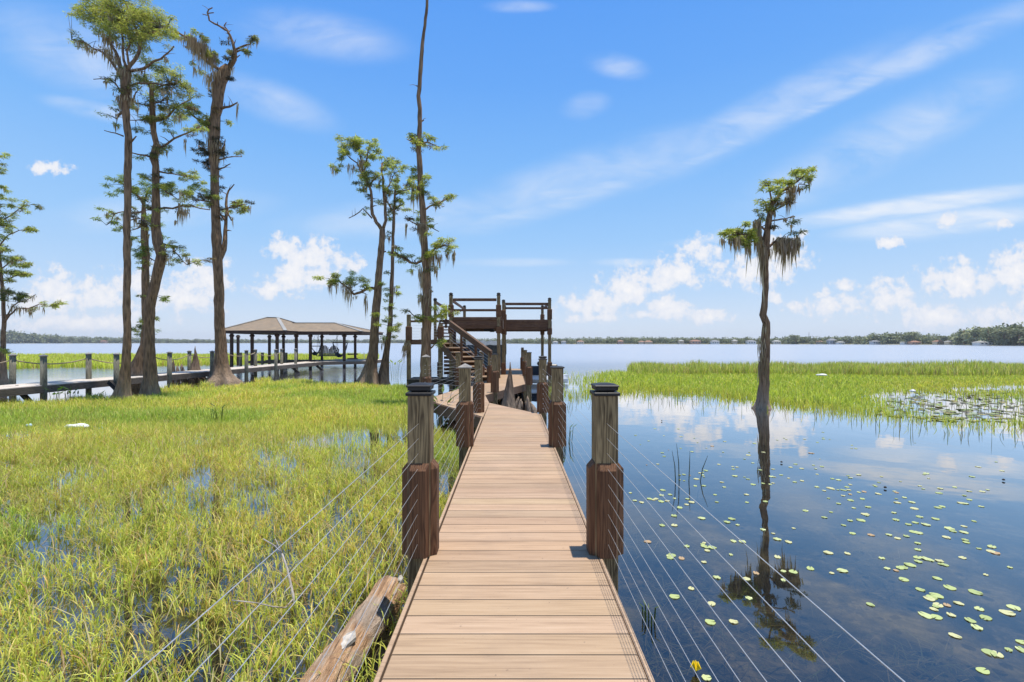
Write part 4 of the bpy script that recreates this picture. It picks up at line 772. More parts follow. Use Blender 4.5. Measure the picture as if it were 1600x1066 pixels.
for (px, y) in ((362, 32.6), (394, 32.6), (433, 31.8), (463, 33.4), (485, 33.4), (538, 33.4), (421, 38), (443, 38), (503, 38), (555, 37.5), (372, 38)):
    x = (px-CX)/F*y; mb = MB(); mb.box((x, y, 1.05), (.165, .165, 2.95)); o = obj('roof_post', mb, 'brownpost', bh); mb = MB(); mb.box((x, y, 2.38), (.34, .26, .22), bev=.09); obj('bracket', mb, 'brownpost', o)
poly = pat([(-14.35, 31.9), (-10.35, 34.2), (-10.35, 37.6), (-14.35, 37.6)])
obj('decking', boards(poly, R(0), .145, .008, DZ, .035), 'greyx', bh)
mb = MB(); mb.bar((-14.35, 31.86, DZ-.12), (-10.3, 34.16, DZ-.12), .06, .22); mb.bar((-10.31, 34.2, DZ-.12), (-10.31, 37.6, DZ-.12), .06, .22); mb.bar((-20, 34.6, DZ-.12), (-14.4, 34.6, DZ-.12), .08, .2); mb.bar((-20, 37.8, DZ-.12), (-14.4, 37.8, DZ-.12), .9, .1); obj('fascia', mb, 'grey', bh)
for px, y in ((376, 34.6), (410, 34.6), (447, 34.4)):
    x = (px-CX)/F*y; mb = MB(); mb.tube([(x, y, -.5), (x, y, 1.15)], .1, 10); obj('mooring_pile', mb, 'pile', bh)
for z in (1.05, .72):
    mb = MB(); mb.bar((-12.0, 33.6, z), (-11.35, 33.9, z), .05, .1); obj('side_rail', mb, 'brownpost', bh)
for px in (569, 575):
    q = P(px, 560, 35); mb = MB(); mb.tube([(q.x, 35, -.3), (q.x, 35, 1.15)], .025, 6); obj('ladder_rail', mb, 'bolt', bh)
mb = MB()
for z in (.1, .35, .6): mb.tube([(P(569, 0, 35).x, 35, z), (P(575, 0, 35).x, 35, z)], .02, 6)
obj('ladder_rungs', mb, 'bolt', bh)
# swing bench: slatted, two arched tops
sw = thing('swing_bench', 'slatted wooden swing bench with two rounded back tops hanging in the boathouse', 'swing bench', (-13.6, 34.6, .55))
bx0, bx1, by = -14.45, -12.95, 34.5
for i in range(15):
    t = i/14; x = bx0+(bx1-bx0)*t; arch = .27*abs(math.sin(t*2*PI)); y = by-t*.25
    mb = MB(); mb.bar((x, y, .92), (x, y+.18, 1.42+arch), .075, .025, up=(0, 1, 0)); obj('back_slat', mb, 'swing', sw)
for i in range(5):
    mb = MB(); mb.bar((bx0, by-.05-i*.1, .92-i*.004), (bx1, by-.3-i*.1, .92-i*.004), .08, .025); obj('seat_slat', mb, 'swing', sw)
for x, y in ((bx0, by), (bx1, by-.25)):
    mb = MB(); mb.bar((x, y-.45, 1.16), (x, y+.05, 1.18), .06, .03); mb.bar((x, y-.42, .9), (x, y-.42, 1.15), .04, .04, up=(0, 1, 0)); obj('armrest', mb, 'swing', sw)
    for dy in (-.42, .08):
        mb = MB(); mb.tube([(x, y+dy, 1.15), (x, y-.15, 2.55)], .012, 5); obj('chain', mb, 'dark', sw)
def hammock(label, px0, px1, y, pytop, pybot, side):
    a, c = P(px0, pytop, y), P(px1, pytop, y); zb = P(0, pybot, y).z; m_ = (a+c)/2
    t = thing('hammock_chair', label, 'hammock chair', (m_.x, y, zb), 'hammock chairs in the boathouse')
    mb = MB(); mb.tube([a, c], .03, 8); obj('spreader_bar', mb, 'dark', t)
    mb = MB(); mb.tube([a, (m_.x, y, 2.58), c], .012, 5); obj('hanging_rope', mb, 'dark', t)
    mb = MB(); n = 10
    for dy, zz in ((-.3, zb), (.3, zb+.15)):
        mb.tube([(a.x+(c.x-a.x)*i/n, y+dy*math.sin(PI*i/n), a.z-(a.z-zz)*math.sin(PI*i/n)**.7) for i in range(n+1)], .028, 6)
    obj('edge_strap', mb, 'sling', t, True)
    mb = MB(); vs = []
    for i in range(2, n-1):
        for dy, zz in ((-.3, zb), (0, zb-.03), (.3, zb+.12)): vs.append((a.x+(c.x-a.x)*i/n, y+dy*math.sin(PI*i/n), a.z-(a.z-zz)*math.sin(PI*i/n)**.7))
    k = len(vs)//3; mb.add(vs, [(i*3+j, i*3+j+1, (i+1)*3+j+1, (i+1)*3+j) for i in range(k-1) for j in range(2)]); obj('sling_seat', mb, 'sling', t, True)
hammock('dark rope hammock chair hanging to the right of the swing bench', 520, 543, 34.0, 535.5, 558, 1); hammock('dark rope hammock chair hanging left of the swing bench', 486, 501, 33.9, 541, 555, 0)

# ------------------------------------------------------------------ far shore: tree masses, trees, houses
FARC = [(.19, .21, .11), (.24, .26, .13), (.15, .17, .10), (.29, .30, .15), (.21, .21, .12)]
def treeline(name, label, px0, px1, step, seed, back=25):
    step *= .72; Vs = []; Cs = []; rs = random.Random(seed); px = px0
    while px < px1:
        Y, top = shore(px); Y2 = Y+rs.uniform(-1 if rs.random() < .25 else 6, back); k = Y2/F; ztop = HZ+(HY-top)*k; h = ztop*(rs.uniform(.7, 1.12) if Y2 > Y+5 else rs.uniform(.35, .62)); r = max(1.6, h*rs.uniform(.3, .5)); x = (px-CX)/F*Y2
        n = int(120*rs.uniform(.8, 1.3)); V, C = leaf_cards((x, Y2, max(h*.58, h-r)), (r*1.15, r, h*.44), n, r*.5, r*.34, FARC, .0, .3, .8)
        Vs.append(V); Cs.append(C*rs.uniform(.75, 1.3)); px += step*rs.uniform(.5, 1.4)*F/Y2*(Y2/F)
    return tag(npobj(name, np.concatenate(Vs), QUAD, np.concatenate(Cs), 'far'), label, 'trees', kind='stuff')
treeline('far_treeline', 'low dark wooded shore across the lake on the left', -260, 640, 1.7, 3); treeline('far_treeline', 'wooded shoreline with houses across the lake in the middle', 640, 1350, 2.2, 4); treeline('far_treeline', 'taller dense woods on the nearer shore at the right', 1350, 1900, 3.0, 5, 30)
def fartree(label, px, top, dY, rpx, nm='pine_tree', high=.55):
    Y, _ = shore(px); Y += dY; k = Y/F; x = (px-CX)/F*Y; zt = HZ+(HY-top)*k; t = thing(nm, label, 'tree', (x, Y, .4), 'separate trees on the far shore')
    mb = MB(); mb.tube([(x, Y, 0), (x+.3, Y, zt*.5), (x-.2, Y, zt*.9)], [.5, .36, .14], 8, True, rough=.05); obj('trunk', mb, 'bark', t, True)
    Vs = []; Cs = []
    for _ in range(6):
        V, C = leaf_cards((x+random.uniform(-.8, .8)*rpx*k, Y+random.uniform(-2, 2), zt*random.uniform(high, .93)), (rpx*k*.55, rpx*k*.55, zt*.09), 130, 1.25, .6, FARC, 0, .5, .6); Vs.append(V); Cs.append(C*random.uniform(.8, 1.3))
    npobj('crown', np.concatenate(Vs), QUAD, np.concatenate(Cs), 'far', t)
for lab, px, tp, dy, r in (('leftmost slim tall pine above the right-hand woods', 1506, 513, 4, 5), ('second tall pine with round top above the right-hand woods', 1521, 513, 3, 6), ('wide flat-topped tall pine above the right-hand woods', 1544, 511.5, 3, 9),
                           ('dense pine between the flat-topped pine and the picture edge', 1568, 511.5, 2, 9), ('tall pine at the right picture edge on the far shore', 1592, 510.5, 2, 9), ('lone broad tree topping the middle shore near the pond cypress', 1243, 523.5, 3, 8), ('rounded tree rising over the woods left of the tall pines', 1425, 519, 4, 9), ('low round tree on the far shore right of the houses', 1480, 526, 2, 8)):
    fartree(lab, px, tp, dy, r, 'pine_tree' if px > 1500 else 'oak_tree')
def house(label, px, wpx, y0, yroof, wall, roof, dY=1.5):
    Y, _ = shore(px); Y += dY-1.2; k = Y/F; x = (px-CX)/F*Y; w_ = wpx*k; z0 = .4; zw = max(HZ+(HY-(y0*.42+yroof*.58))*k, 1.9); zr_ = max(HZ+(HY-yroof)*k, zw+.9)
    t = thing('lake_house', label, 'house', (x, Y, z0), 'houses along the far shore'); dp = max(4, w_*.6)
    mb = MB(); mb.box((x, Y+dp/2, (zw+z0-1)/2), (w_, dp, zw-z0+1)); obj('wall', mb, wall, t); ov = .5; e = [(x-w_/2-ov, Y-ov, zw), (x+w_/2+ov, Y-ov, zw), (x+w_/2+ov, Y+dp+ov, zw), (x-w_/2-ov, Y+dp+ov, zw), (x-w_*.2, Y+dp/2, zr_), (x+w_*.2, Y+dp/2, zr_)]
    mb = MB(); mb.add(e, [(0, 1, 5, 4), (1, 2, 5), (2, 3, 4, 5), (3, 0, 4), (3, 2, 1, 0)]); obj('roof', mb, roof, t)
    for i in range(3):
        wx = x+(i-1)*w_*.3; mb = MB(); mb.box((wx, Y-.06, (zw+z0)/2), (w_*.14, .1, max(.6, (zw-z0)*.5))); obj('window', mb, 'window', t)
HS = [('low white house nearest the right tower post on the far shore', 868, 8, 536.5, 533, 'whitewall', 'roofpale'), ('small white bungalow right of the first low white house across the lake', 881, 7, 536, 532.5, 'whitewall', 'roofgrey'), ('cream villa with reddish roof, leftmost of the terracotta-roofed houses', 907, 10, 536.5, 532, 'cream', 'roofred'), ('orange house standing alone between two wooded stretches', 970, 8, 536, 531.5, 'terra', 'roofred'),
      ('cream villa with red roof, left one of a touching pair', 1003, 8, 537, 532.5, 'cream', 'roofred'), ('larger tan villa, right one of a touching pair', 1014, 11, 537.5, 532, 'tan', 'roofred'), ('narrow yellow house in the trees across the lake', 1065, 7, 535.5, 531, 'tan', 'roofpale'), ('wide terracotta roofed mansion left of the pond cypress', 1088, 15, 536, 531, 'terra', 'roofred'), ('pale grey house between the terracotta mansion and the pond cypress', 1118, 12, 536.5, 531.5, 'whitewall', 'roofgrey'),
      ('yellow house nearest left of the pond cypress trunk', 1149, 6, 536, 530.5, 'tan', 'roofpale'), ('white house with green-grey roof just left of the pond cypress', 1175, 13, 536, 531.5, 'whitewall', 'roofgrey'), ('white and yellow house just right of the pond cypress', 1215, 10, 536.5, 531.5, 'cream', 'roofpale'), ('cream house second right of the pond cypress', 1283, 7, 536.5, 532.5, 'cream', 'roofred'), ('grey house with broad dark roof among the shore trees', 1302, 12, 536, 529, 'greywall', 'roofgrey'),
      ('low white boathouse at the water below the grey house', 1315, 10, 537.5, 535.5, 'whitewall', 'roofpale'), ('grey roofed house left of the right-hand woods', 1370, 12, 536, 532, 'greywall', 'roofgrey'), ('white shed at the shore beside the orange house', 1418, 11, 538, 535.5, 'whitewall', 'roofpale'), ('bright orange house below the right-hand woods', 1432, 14, 538, 532.5, 'terra', 'roofred'), ('long yellow house right of the orange one', 1470, 12, 537, 531.5, 'tan', 'roofred'), ('tan house at the left foot of the tall pines', 1487, 8, 537, 532, 'tan', 'roofpale'),
      ('long white boathouse at the shore below the tall pines', 1541, 20, 539.5, 535.5, 'whitewall', 'roofpale'), ('orange roofed house on the left wooded shore', 160, 8, 535, 532, 'terra', 'roofred')]
for h in HS: house(*h)
Y = 470; q = P(1264, 519, Y); mb = MB(); mb.tube([(q.x, Y, 0), (q.x, Y, q.z)], [.35, .12], 6); tag(obj('radio_mast', mb, 'bark'), 'thin grey mast rising above the far shore trees', 'mast')

# ------------------------------------------------------------------ marsh grass
BL = [(0, 1, 3, 2), (2, 3, 5, 4), (4, 5, 6)]
def blades(base, h, wd, lean, cols, z0=-.03, az=None):
    n = len(base); a = RS.uniform(0, 2*PI, n) if az is None else az; dx, dy = np.cos(a), np.sin(a); t2 = a+PI/2+RS.uniform(-.5, .5, n); px, py = np.cos(t2), np.sin(t2); out = []
    for t, k in ((0, .75), (.4, 1.0), (.75, .7), (1, 0)):
        o = lean*h*t**1.7; z = z0+h*t*np.sqrt(np.maximum(.05, 1-(lean*t**.7)**2*.75))
        c = np.stack([base[:, 0]+dx*o, base[:, 1]+dy*o, base[:, 2]+z], 1); s_ = np.stack([px*wd*k*.5, py*wd*k*.5, np.zeros(n)], 1)
        out += [c-s_, c+s_] if t < 1 else [c]
    return np.stack(out, 1), cols
def vnoise(x, y, s, seed):
    rs = np.random.RandomState(seed); g = rs.rand(64, 64); u_, v_ = x/s, y/s; i, j = np.floor(u_).astype(int), np.floor(v_).astype(int); fx, fy = u_-i, v_-j; fx = fx*fx*(3-2*fx); fy = fy*fy*(3-2*fy)
    G_ = lambda a, b_: g[a % 64, b_ % 64]
    return (G_(i, j)*(1-fx)+G_(i+1, j)*fx)*(1-fy)+(G_(i, j+1)*(1-fx)+G_(i+1, j+1)*fx)*fy
def pick(cols, n, w_=None):
    c = np.array(cols)[RS.choice(len(cols), n, p=w_)]; return c*RS.uniform(.75, 1.25, (n, 1))
YG = [(.56, .57, .10), (.48, .53, .09), (.68, .65, .15), (.34, .42, .07), (.70, .55, .19), (.50, .33, .12)]
def sample(y0, y1, k0, k1, dens):
    """uniform points between distances y0..y1 and slopes x/y = k0..k1"""
    n = int(dens*.5*(k1-k0)*(y1**2-y0**2)); Y = np.sqrt(RS.uniform(y0**2, y1**2, n)); k = RS.uniform(k0, k1, n); return np.stack([k*Y, Y, np.zeros(n)], 1)
def pxy(b): return CX+b[:, 0]/b[:, 1]*F, HY+HZ*F/b[:, 1]
HOLES = [(520, 692, 70, 12), (600, 690, 50, 14), (630, 680, 18, 18), (560, 715, 50, 10), (70, 865, 60, 38), (100, 745, 40, 10), (310, 755, 45, 16), (430, 880, 40, 30), (530, 815, 26, 22), (280, 990, 60, 26), (90, 960, 55, 26), (215, 975, 28, 18), (320, 930, 24, 24), (430, 720, 40, 12), (180, 690, 30, 4), (20, 870, 30, 10), (400, 800, 25, 16)]
def hole_keep(px, py, base=1.0, HL=HOLES):
    k = np.ones(len(px))*base
    for x, y, rx, ry in HL: k *= 1-.97*np.exp(-(((px-x)/rx)**2+((py-y)/ry)**2)**1.5)
    return k
YB_PX = [-900, 0, 100, 200, 330, 450, 560, 620, 645, 700, 760]; YB_PY = [632, 632, 630, 622, 607, 597, 604, 606, 612, 640, 640]
parts = []
def left_ok(b):
    px, py = pxy(b); yb = np.interp(px, YB_PX, YB_PY)+8*(vnoise(b[:, 0], b[:, 1], 1.1, 5)-.5); ok = (py > yb)
    ok &= ~((b[:, 0] > -.66) & (b[:, 1] < 9)); ok &= ~((b[:, 1] >= 9) & (b[:, 0] > np.where(b[:, 1] < 11, -.62-(b[:, 1]-8.45)*.6, -2.15-(b[:, 1]-11)*.26)))
    # keep the log clear
    lx = -.9+(b[:, 1]-3.41)*.10; ok &= ~((np.abs(b[:, 0]-lx) < .12) & (b[:, 1] < 3.5))
    return ok, px, py
# near: leafy shoots, each stem with several leaves
b = sample(1.9, 7.5, -1.3, -.08, 420); ok, px, py = left_ok(b); nz = vnoise(b[:, 0], b[:, 1], .45, 2)*.55+vnoise(b[:, 0], b[:, 1], .13, 3)*.45
ok &= (RS.rand(len(b)) < hole_keep(px, py)*np.clip((nz-.31)*3.4, .03, 1)); b = b[ok]; n = len(b)
hs = RS.uniform(.08, .26, n)**1.0*(.75+.5*vnoise(b[:, 0], b[:, 1], .7, 8)); ln = RS.uniform(0, .75, n); az = RS.uniform(0, 2*PI, n); yel = vnoise(b[:, 0], b[:, 1], .6, 9)
def cmix(n, yel, b=None):
    c = pick(YG, n, [.28, .24, .16, .17, .09, .06])
    if b is not None:
        big = vnoise(b[:, 0], b[:, 1], 2.3, 77)[:, None]; c = c*(1+.28*(big-.5))*np.where(RS.rand(n, 1) < np.clip((big-.55)*1.3, 0, .5), np.array([[1.08, .86, 1.0]]), 1.0)*np.where(big < .35, np.array([[.82, .96, .9]]), 1.0); d_ = np.array([.50, .36, .12]); f = (np.clip((yel-.62)*2.2, 0, .55)*RS.rand(n))[:, None]; return c*(1-f)+d_*f*RS.uniform(.7, 1.2, (n, 1))
parts.append(blades(b, hs, np.full(n, .0045), ln, cmix(n, yel, b), -.05, az))
for j in range(6):
    t = RS.uniform(.15, .95, n); o = ln*hs*t**1.7; st = b+np.stack([np.cos(az)*o, np.sin(az)*o, -.05+hs*t*np.sqrt(1-(ln*t**.7)**2*.75)], 1)
    parts.append(blades(st, RS.uniform(.06, .15, n), RS.uniform(.0035, .0085, n), RS.uniform(.2, 1.1, n), cmix(n, yel, b), 0))
# dead stalks lying over
b2 = sample(1.9, 9, -1.3, -.08, 75); ok, px, py = left_ok(b2); b2 = b2[ok & (RS.rand(len(b2)) < hole_keep(px, py, .9))]; n = len(b2)
parts.append(blades(b2+np.array([0, 0, .05]), RS.uniform(.15, .4, n), RS.uniform(.004, .008, n), RS.uniform(.9, 1.15, n), pick([(.40, .30, .13), (.30, .19, .08), (.45, .38, .2)], n), 0))
b2 = sample(2.2, 14, -1.3, -.08, 14); ok, px, py = left_ok(b2); b2 = b2[ok & (vnoise(b2[:, 0], b2[:, 1], 1.7, 91) > .5)]; n = len(b2)
parts.append(blades(b2, RS.uniform(.28, .48, n), RS.uniform(.004, .007, n), RS.uniform(.05, .5, n), pick([(.20, .27, .05), (.45, .34, .15), (.30, .36, .08)], n), -.05))
# further out: simple blades, thicker cover
for y0, y1, dn, wd, hh in ((7.3, 11, 1150, .0085, .21), (11, 15.5, 800, .013, .24), (15.5, 23, 460, .021, .27)):
    b = sample(y0, y1, -1.3, -.05, dn); ok, px, py = left_ok(b); nz = vnoise(b[:, 0], b[:, 1], .6, 2)*.6+vnoise(b[:, 0], b[:, 1], .2, 3)*.4
    ok &= (RS.rand(len(b)) < hole_keep(px, py)*np.clip((nz-.2+(y0-7)*.03)*3, .05, 1)); b = b[ok]; n = len(b); parts.append(blades(b, RS.uniform(.6, 1.25, n)*hh*(.7+.6*vnoise(b[:, 0], b[:, 1], 1.3, 8)), RS.uniform(.7, 1.3, n)*wd, RS.uniform(.1, .95, n), cmix(n, vnoise(b[:, 0], b[:, 1], .9, 9)-.06*(y0 > 10), b), -.03))
tag(npobj('marsh_grass', np.concatenate([p[0] for p in parts]), BL, np.concatenate([p[1] for p in parts]), 'grass'), 'yellow-green grass growing out of the flooded marsh left of the boardwalk', 'grass', kind='stuff')

# right marsh: short bright grass, sparse fringe, tall reed band at the back
RG = [(.46, .53, .07), (.39, .48, .06), (.55, .57, .10), (.29, .37, .055), (.58, .50, .12)]
FR_PX = [860, 900, 930, 1000, 1080, 1150, 1195, 1280, 1360, 1420, 1500, 1600, 1900]; FR_PY = [622, 628, 622, 617, 622, 628, 636, 643, 655, 664, 671, 674, 680]
WET = [(1480, 633, 110, 17), (1580, 640, 110, 23), (1440, 622, 70, 9), (1600, 606, 90, 6), (1520, 609, 50, 4), (1400, 618, 50, 6), (1510, 648, 90, 12), (900, 583, 36, 14), (890, 605, 26, 10), (935, 577, 24, 5)]
parts = []
for y0, y1, dn, wd in ((9.5, 14, 260, .013), (14, 19, 190, .02), (19, 29, 120, .03)):
    b = sample(y0, y1, .08, 1.45, dn); px, py = pxy(b); fr = np.interp(px, FR_PX, FR_PY)+7*(vnoise(b[:, 0], b[:, 1], .7, 21)-.5); edge_ = np.clip((fr-py)/9, 0, 1); bk = np.interp(px, [860, 985, 1100, 1600, 1900], [578, 585, 585, 588, 588])
    keep = (py < fr+7) & (py > bk-2) & (RS.rand(len(b)) < np.maximum(edge_**1.3, .05)*hole_keep(px, py, 1.0, WET)*np.interp(px, [880, 930, 1000], [.22, .45, 1])); b = b[keep]; n = len(b); pp, qq = pxy(b); c = pick(RG, n, [.32, .28, .2, .12, .08])
    oc = np.clip(np.clip((qq-np.interp(pp, FR_PX, FR_PY)+14)/22, 0, .8)+.55*np.exp(-((qq-606)/14)**2)*np.clip((pp-1330)/120, 0, 1), 0, .85)[:, None]*RS.rand(n, 1); c = c*(1-oc)+np.array([.64, .46, .08])*oc
    parts.append(blades(b, RS.uniform(.55, 1.25, n)*.27*np.interp(pp, [1280, 1400], [1, .62]), RS.uniform(.7, 1.3, n)*wd, RS.uniform(.05, .8, n), c, -.03))
b = sample(9, 17, .1, 1.4, 8); px, py = pxy(b); fr = np.interp(px, FR_PX, FR_PY); kk = (np.abs(py-fr) < 13) | ((px > 1380) & (py > 610) & (py < fr+4)); b = b[kk]; n = len(b); parts.append(blades(b, RS.uniform(.15, .42, n), RS.uniform(.008, .014, n), RS.uniform(.0, .5, n), pick([(.11, .13, .04), (.20, .17, .07), (.14, .19, .04)], n), -.03))
tag(npobj('pond_grass', np.concatenate([p[0] for p in parts]), BL, np.concatenate([p[1] for p in parts]), 'grass'), 'short bright green grass bed across the pond on the right', 'grass', kind='stuff')
b = sample(25.3, 33, .15, 1.5, 150); px, py = pxy(b); lim = np.interp(px, [960, 975, 990, 1900], [540, 575, 588, 590]); b = b[(py < lim) & (px > 975+12*vnoise(b[:, 1], b[:, 0], .4, 4)) & (RS.rand(len(b)) < np.clip(vnoise(b[:, 0], b[:, 1], .9, 61)*2.6-.25, .12, 1))]; n = len(b); c = pick([(.44, .52, .08), (.55, .56, .13), (.32, .37, .07), (.64, .57, .22), (.44, .34, .14)], n, [.26, .22, .2, .18, .14])
tag(npobj('tall_reeds', *(lambda V, C: (V, BL, C))(*blades(b, RS.uniform(.45, 1.15, n)*.68*(.68+.5*vnoise(b[:, 0], b[:, 1], 1.6, 31)), RS.uniform(.02, .045, n), RS.uniform(.02, .5, n), c, -.03)), 'grass'), 'band of tall reeds edging the lake behind the right grass bed', 'reeds', kind='stuff')
b = sample(31, 60, -1.45, -.29, 42); px, py = pxy(b); lim = np.interp(px, [-600, 0, 200, 300, 450, 600], [577, 577, 576, 572, 569, 566])+4*(vnoise(b[:, 0], b[:, 1], 3, 33)-.5); b = b[py < lim]; n = len(b); c = pick([(.54, .58, .08), (.46, .53, .07), (.64, .61, .16), (.52, .40, .13)], n, [.36, .34, .2, .1])
tag(npobj('far_reeds', *(lambda V, C: (V, BL, C))(*blades(b, RS.uniform(.6, 1.1, n)*.62*(.75+.5*vnoise(b[:, 0], b[:, 1], 2.5, 34)), RS.uniform(.04, .08, n), RS.uniform(.05, .6, n), c, -.03)), 'grass'), 'yellow-green reed bed in the lake behind the rope-railed dock', 'reeds', kind='stuff')

# ------------------------------------------------------------------ lily pads and pond plants
def padmesh(name):
    mb = MB(); n = 22; vs = [(0, 0, .004)]; a0 = .16
    for i in range(n+1):
        a = a0+(2*PI-2*a0)*i/n; r = 1+.05*math.sin(a*3+1); vs.append((r*math.cos(a), r*.93*math.sin(a), .10*abs(math.sin(a*2.5))**3*random.random()))
    vs2 = [(x, y, z-.06) for x, y, z in vs]; o = len(vs)
    fs = [(0, i, i+1) for i in range(1, n+1)]+[(o, o+i+1, o+i) for i in range(1, n+1)]+[(i, o+i, o+i+1, i+1) for i in range(1, n+1)]
    return vs+vs2, fs
PADC = [(.46, .52, .20), (.54, .58, .26), (.40, .46, .18), (.58, .56, .28), (.48, .33, .17)]
PM = []
for k, c in enumerate(PADC):
    vs, fs = padmesh('p'); mb = MB(); mb.add(vs, fs, c); me = bpy.data.meshes.new('lily_pad'); me.from_pydata(mb.v, [], mb.f); a = me.attributes.new('Col', 'FLOAT_COLOR', 'FACE'); a.data.foreach_set('color', np.array([(*c, 1)]*len(mb.f), 'f').ravel()); me.materials.append(M['pad']); PM.append(me)
PADS = [(1215, 805), (1330, 885), (1540, 940), (1590, 940), (1440, 1022), (1390, 825), (1315, 803), (1265, 765), (1240, 735), (1345, 758), (1310, 697), (1195, 705), (1235, 590), (1115, 620), (1155, 608), (1275, 605), (1360, 580), (1045, 582), (890, 630), (1065, 622), (1560, 775), (1590, 910), (1450, 815), (1425, 780), (1535, 795), (1000, 763), (1185, 523), (1140, 495), (1072, 490), (985, 415), (1370, 510), (1365, 480), (1255, 428), (1405, 437), (515, 663), (553, 640), (660, 633), (637, 577), (455, 568), (465, 830), (380, 760), (375, 832), (400, 657), (350, 597), (215, 573), (262, 582), (350, 535), (500, 517), (465, 515), (440, 440), (285, 350), (235, 348), (400, 362), (470, 260), (320, 272), (525, 738), (235, 732), (300, 700), (45, 558), (130, 517), (765, 622), (820, 422), (930, 485), (680, 518), (620, 485), (590, 360), (580, 470), (700, 465), (1215, 583), (1255, 770), (1100, 630), (1130, 618), (1230, 740), (660, 668), (835, 560), (910, 563), (360, 1050), (1130, 665), (1185, 548), (1470, 555), (1545, 618), (1495, 958), (1415, 852), (1410, 715), (1270, 592), (1375, 520), (980, 410), (225, 570), (345, 528), (360, 540)]
pads = [(960+x*.4, 640+y*.4) for x, y in PADS]
rs = random.Random(5); pads += [(x+rs.choice((-1, 1))*rs.uniform(10, 20), y+rs.uniform(-5, 5)) for x, y in pads[::9]]
for cxp, cyp, sx, sy, n in ((1130, 730, 70, 12, 26), (1010, 775, 30, 18, 14), (1260, 745, 60, 8, 20), (1420, 790, 90, 20, 34), (1340, 770, 60, 12, 22), (1480, 860, 60, 40, 16), (1080, 770, 50, 20, 16), (1240, 690, 120, 10, 22), (1040, 690, 50, 14, 14), (1500, 760, 80, 30, 16), (1100, 850, 60, 40, 10)):
    for _ in range(n): pads.append((rs.gauss(cxp, sx), rs.gauss(cyp, sy)))
cnt = 0
for px, py in pads:
    if py < 668 or px < 985 or py > 1075: continue
    g = G(px, py); 
    if g.x < .75: continue
    o = bpy.data.objects.new('lily_pad', PM[rs.randrange(len(PM)-1) if rs.random() < .93 else 4]); COL.objects.link(o); r = rs.choice((rs.uniform(.018, .032), rs.uniform(.028, .044)))
    if py < 780: r *= rs.uniform(.6, 1.1)
    o.location = (g.x, g.y, .004); o.scale = (r, r*rs.uniform(.85, 1), rs.uniform(.025, .07)); o.rotation_euler = (rs.uniform(-.05, .05), rs.uniform(-.05, .05), rs.uniform(0, 6.3)); cnt += 1
    tag(o, 'small round green lily pad floating on the open pond right of the boardwalk', 'lily pad', 'lily pads on the open pond')
# the crowded far pads: one mass
mb = MB()
for _ in range(420):
    px = rs.gauss(1500, 75); py = 605+abs(rs.gauss(0, 1))*0+rs.uniform(4, 55)
    if py > np.interp(px, FR_PX, FR_PY)-8 or px < 1370 or py < 610-(px-1380)*.02: continue
    g = G(px, py); r = rs.uniform(.04, .10); z = rs.uniform(.002, .012); n = 9; tl = rs.choice((0, 0, rs.uniform(-.5, .5))); vs = [(g.x+r*math.cos(2*PI*i/n), g.y+r*math.sin(2*PI*i/n), z+tl*r*math.sin(2*PI*i/n)*.5+.008) for i in range(n)]
    mb.add(vs+[(x, y, zz-.006) for x, y, zz in vs], [tuple(range(n)), tuple(range(2*n-1, n-1, -1))]+[(i, n+i, n+(i+1) % n, (i+1) % n) for i in range(n)], rs.choice([(.36, .36, .10), (.30, .24, .07), (.13, .10, .05), (.42, .38, .16), (.3, .36, .1)]))
tag(obj('lily_pad_patch', mb, 'pad'), 'crowded yellowish pads floating in the shallow inlet within the right grass bed', 'lily pads', kind='stuff')
# yellow pond lily
g = G(1087, 1053); fl = thing('pond_lily', 'single yellow pond lily bud beside the boardwalk at the bottom', 'flower', g); mb = MB(); mb.tube([g+Vector((.02, 0, -.3)), g+Vector((0, 0, .03))], .005, 6); obj('stalk', mb, 'reed', fl)
mb = MB()
for k in range(5):
    a = 2*PI*k/5; dv = Vector((math.cos(a), math.sin(a), 0)); sd = Vector((-math.sin(a), math.cos(a), 0)); q = g+Vector((0, 0, .02)); pr = [q-sd*.008, q+sd*.008, q+dv*.026+sd*.017+Vector((0, 0, .02)), q+dv*.015+Vector((0, 0, .052)), q+dv*.026-sd*.017+Vector((0, 0, .02))]; mb.add(pr+[p-dv*.004 for p in pr], [(0, 1, 2, 3, 4), (9, 8, 7, 6, 5)]+[(i, 5+i, 5+(i+1) % 5, (i+1) % 5) for i in range(5)])
obj('petals', mb, 'yellow', fl)
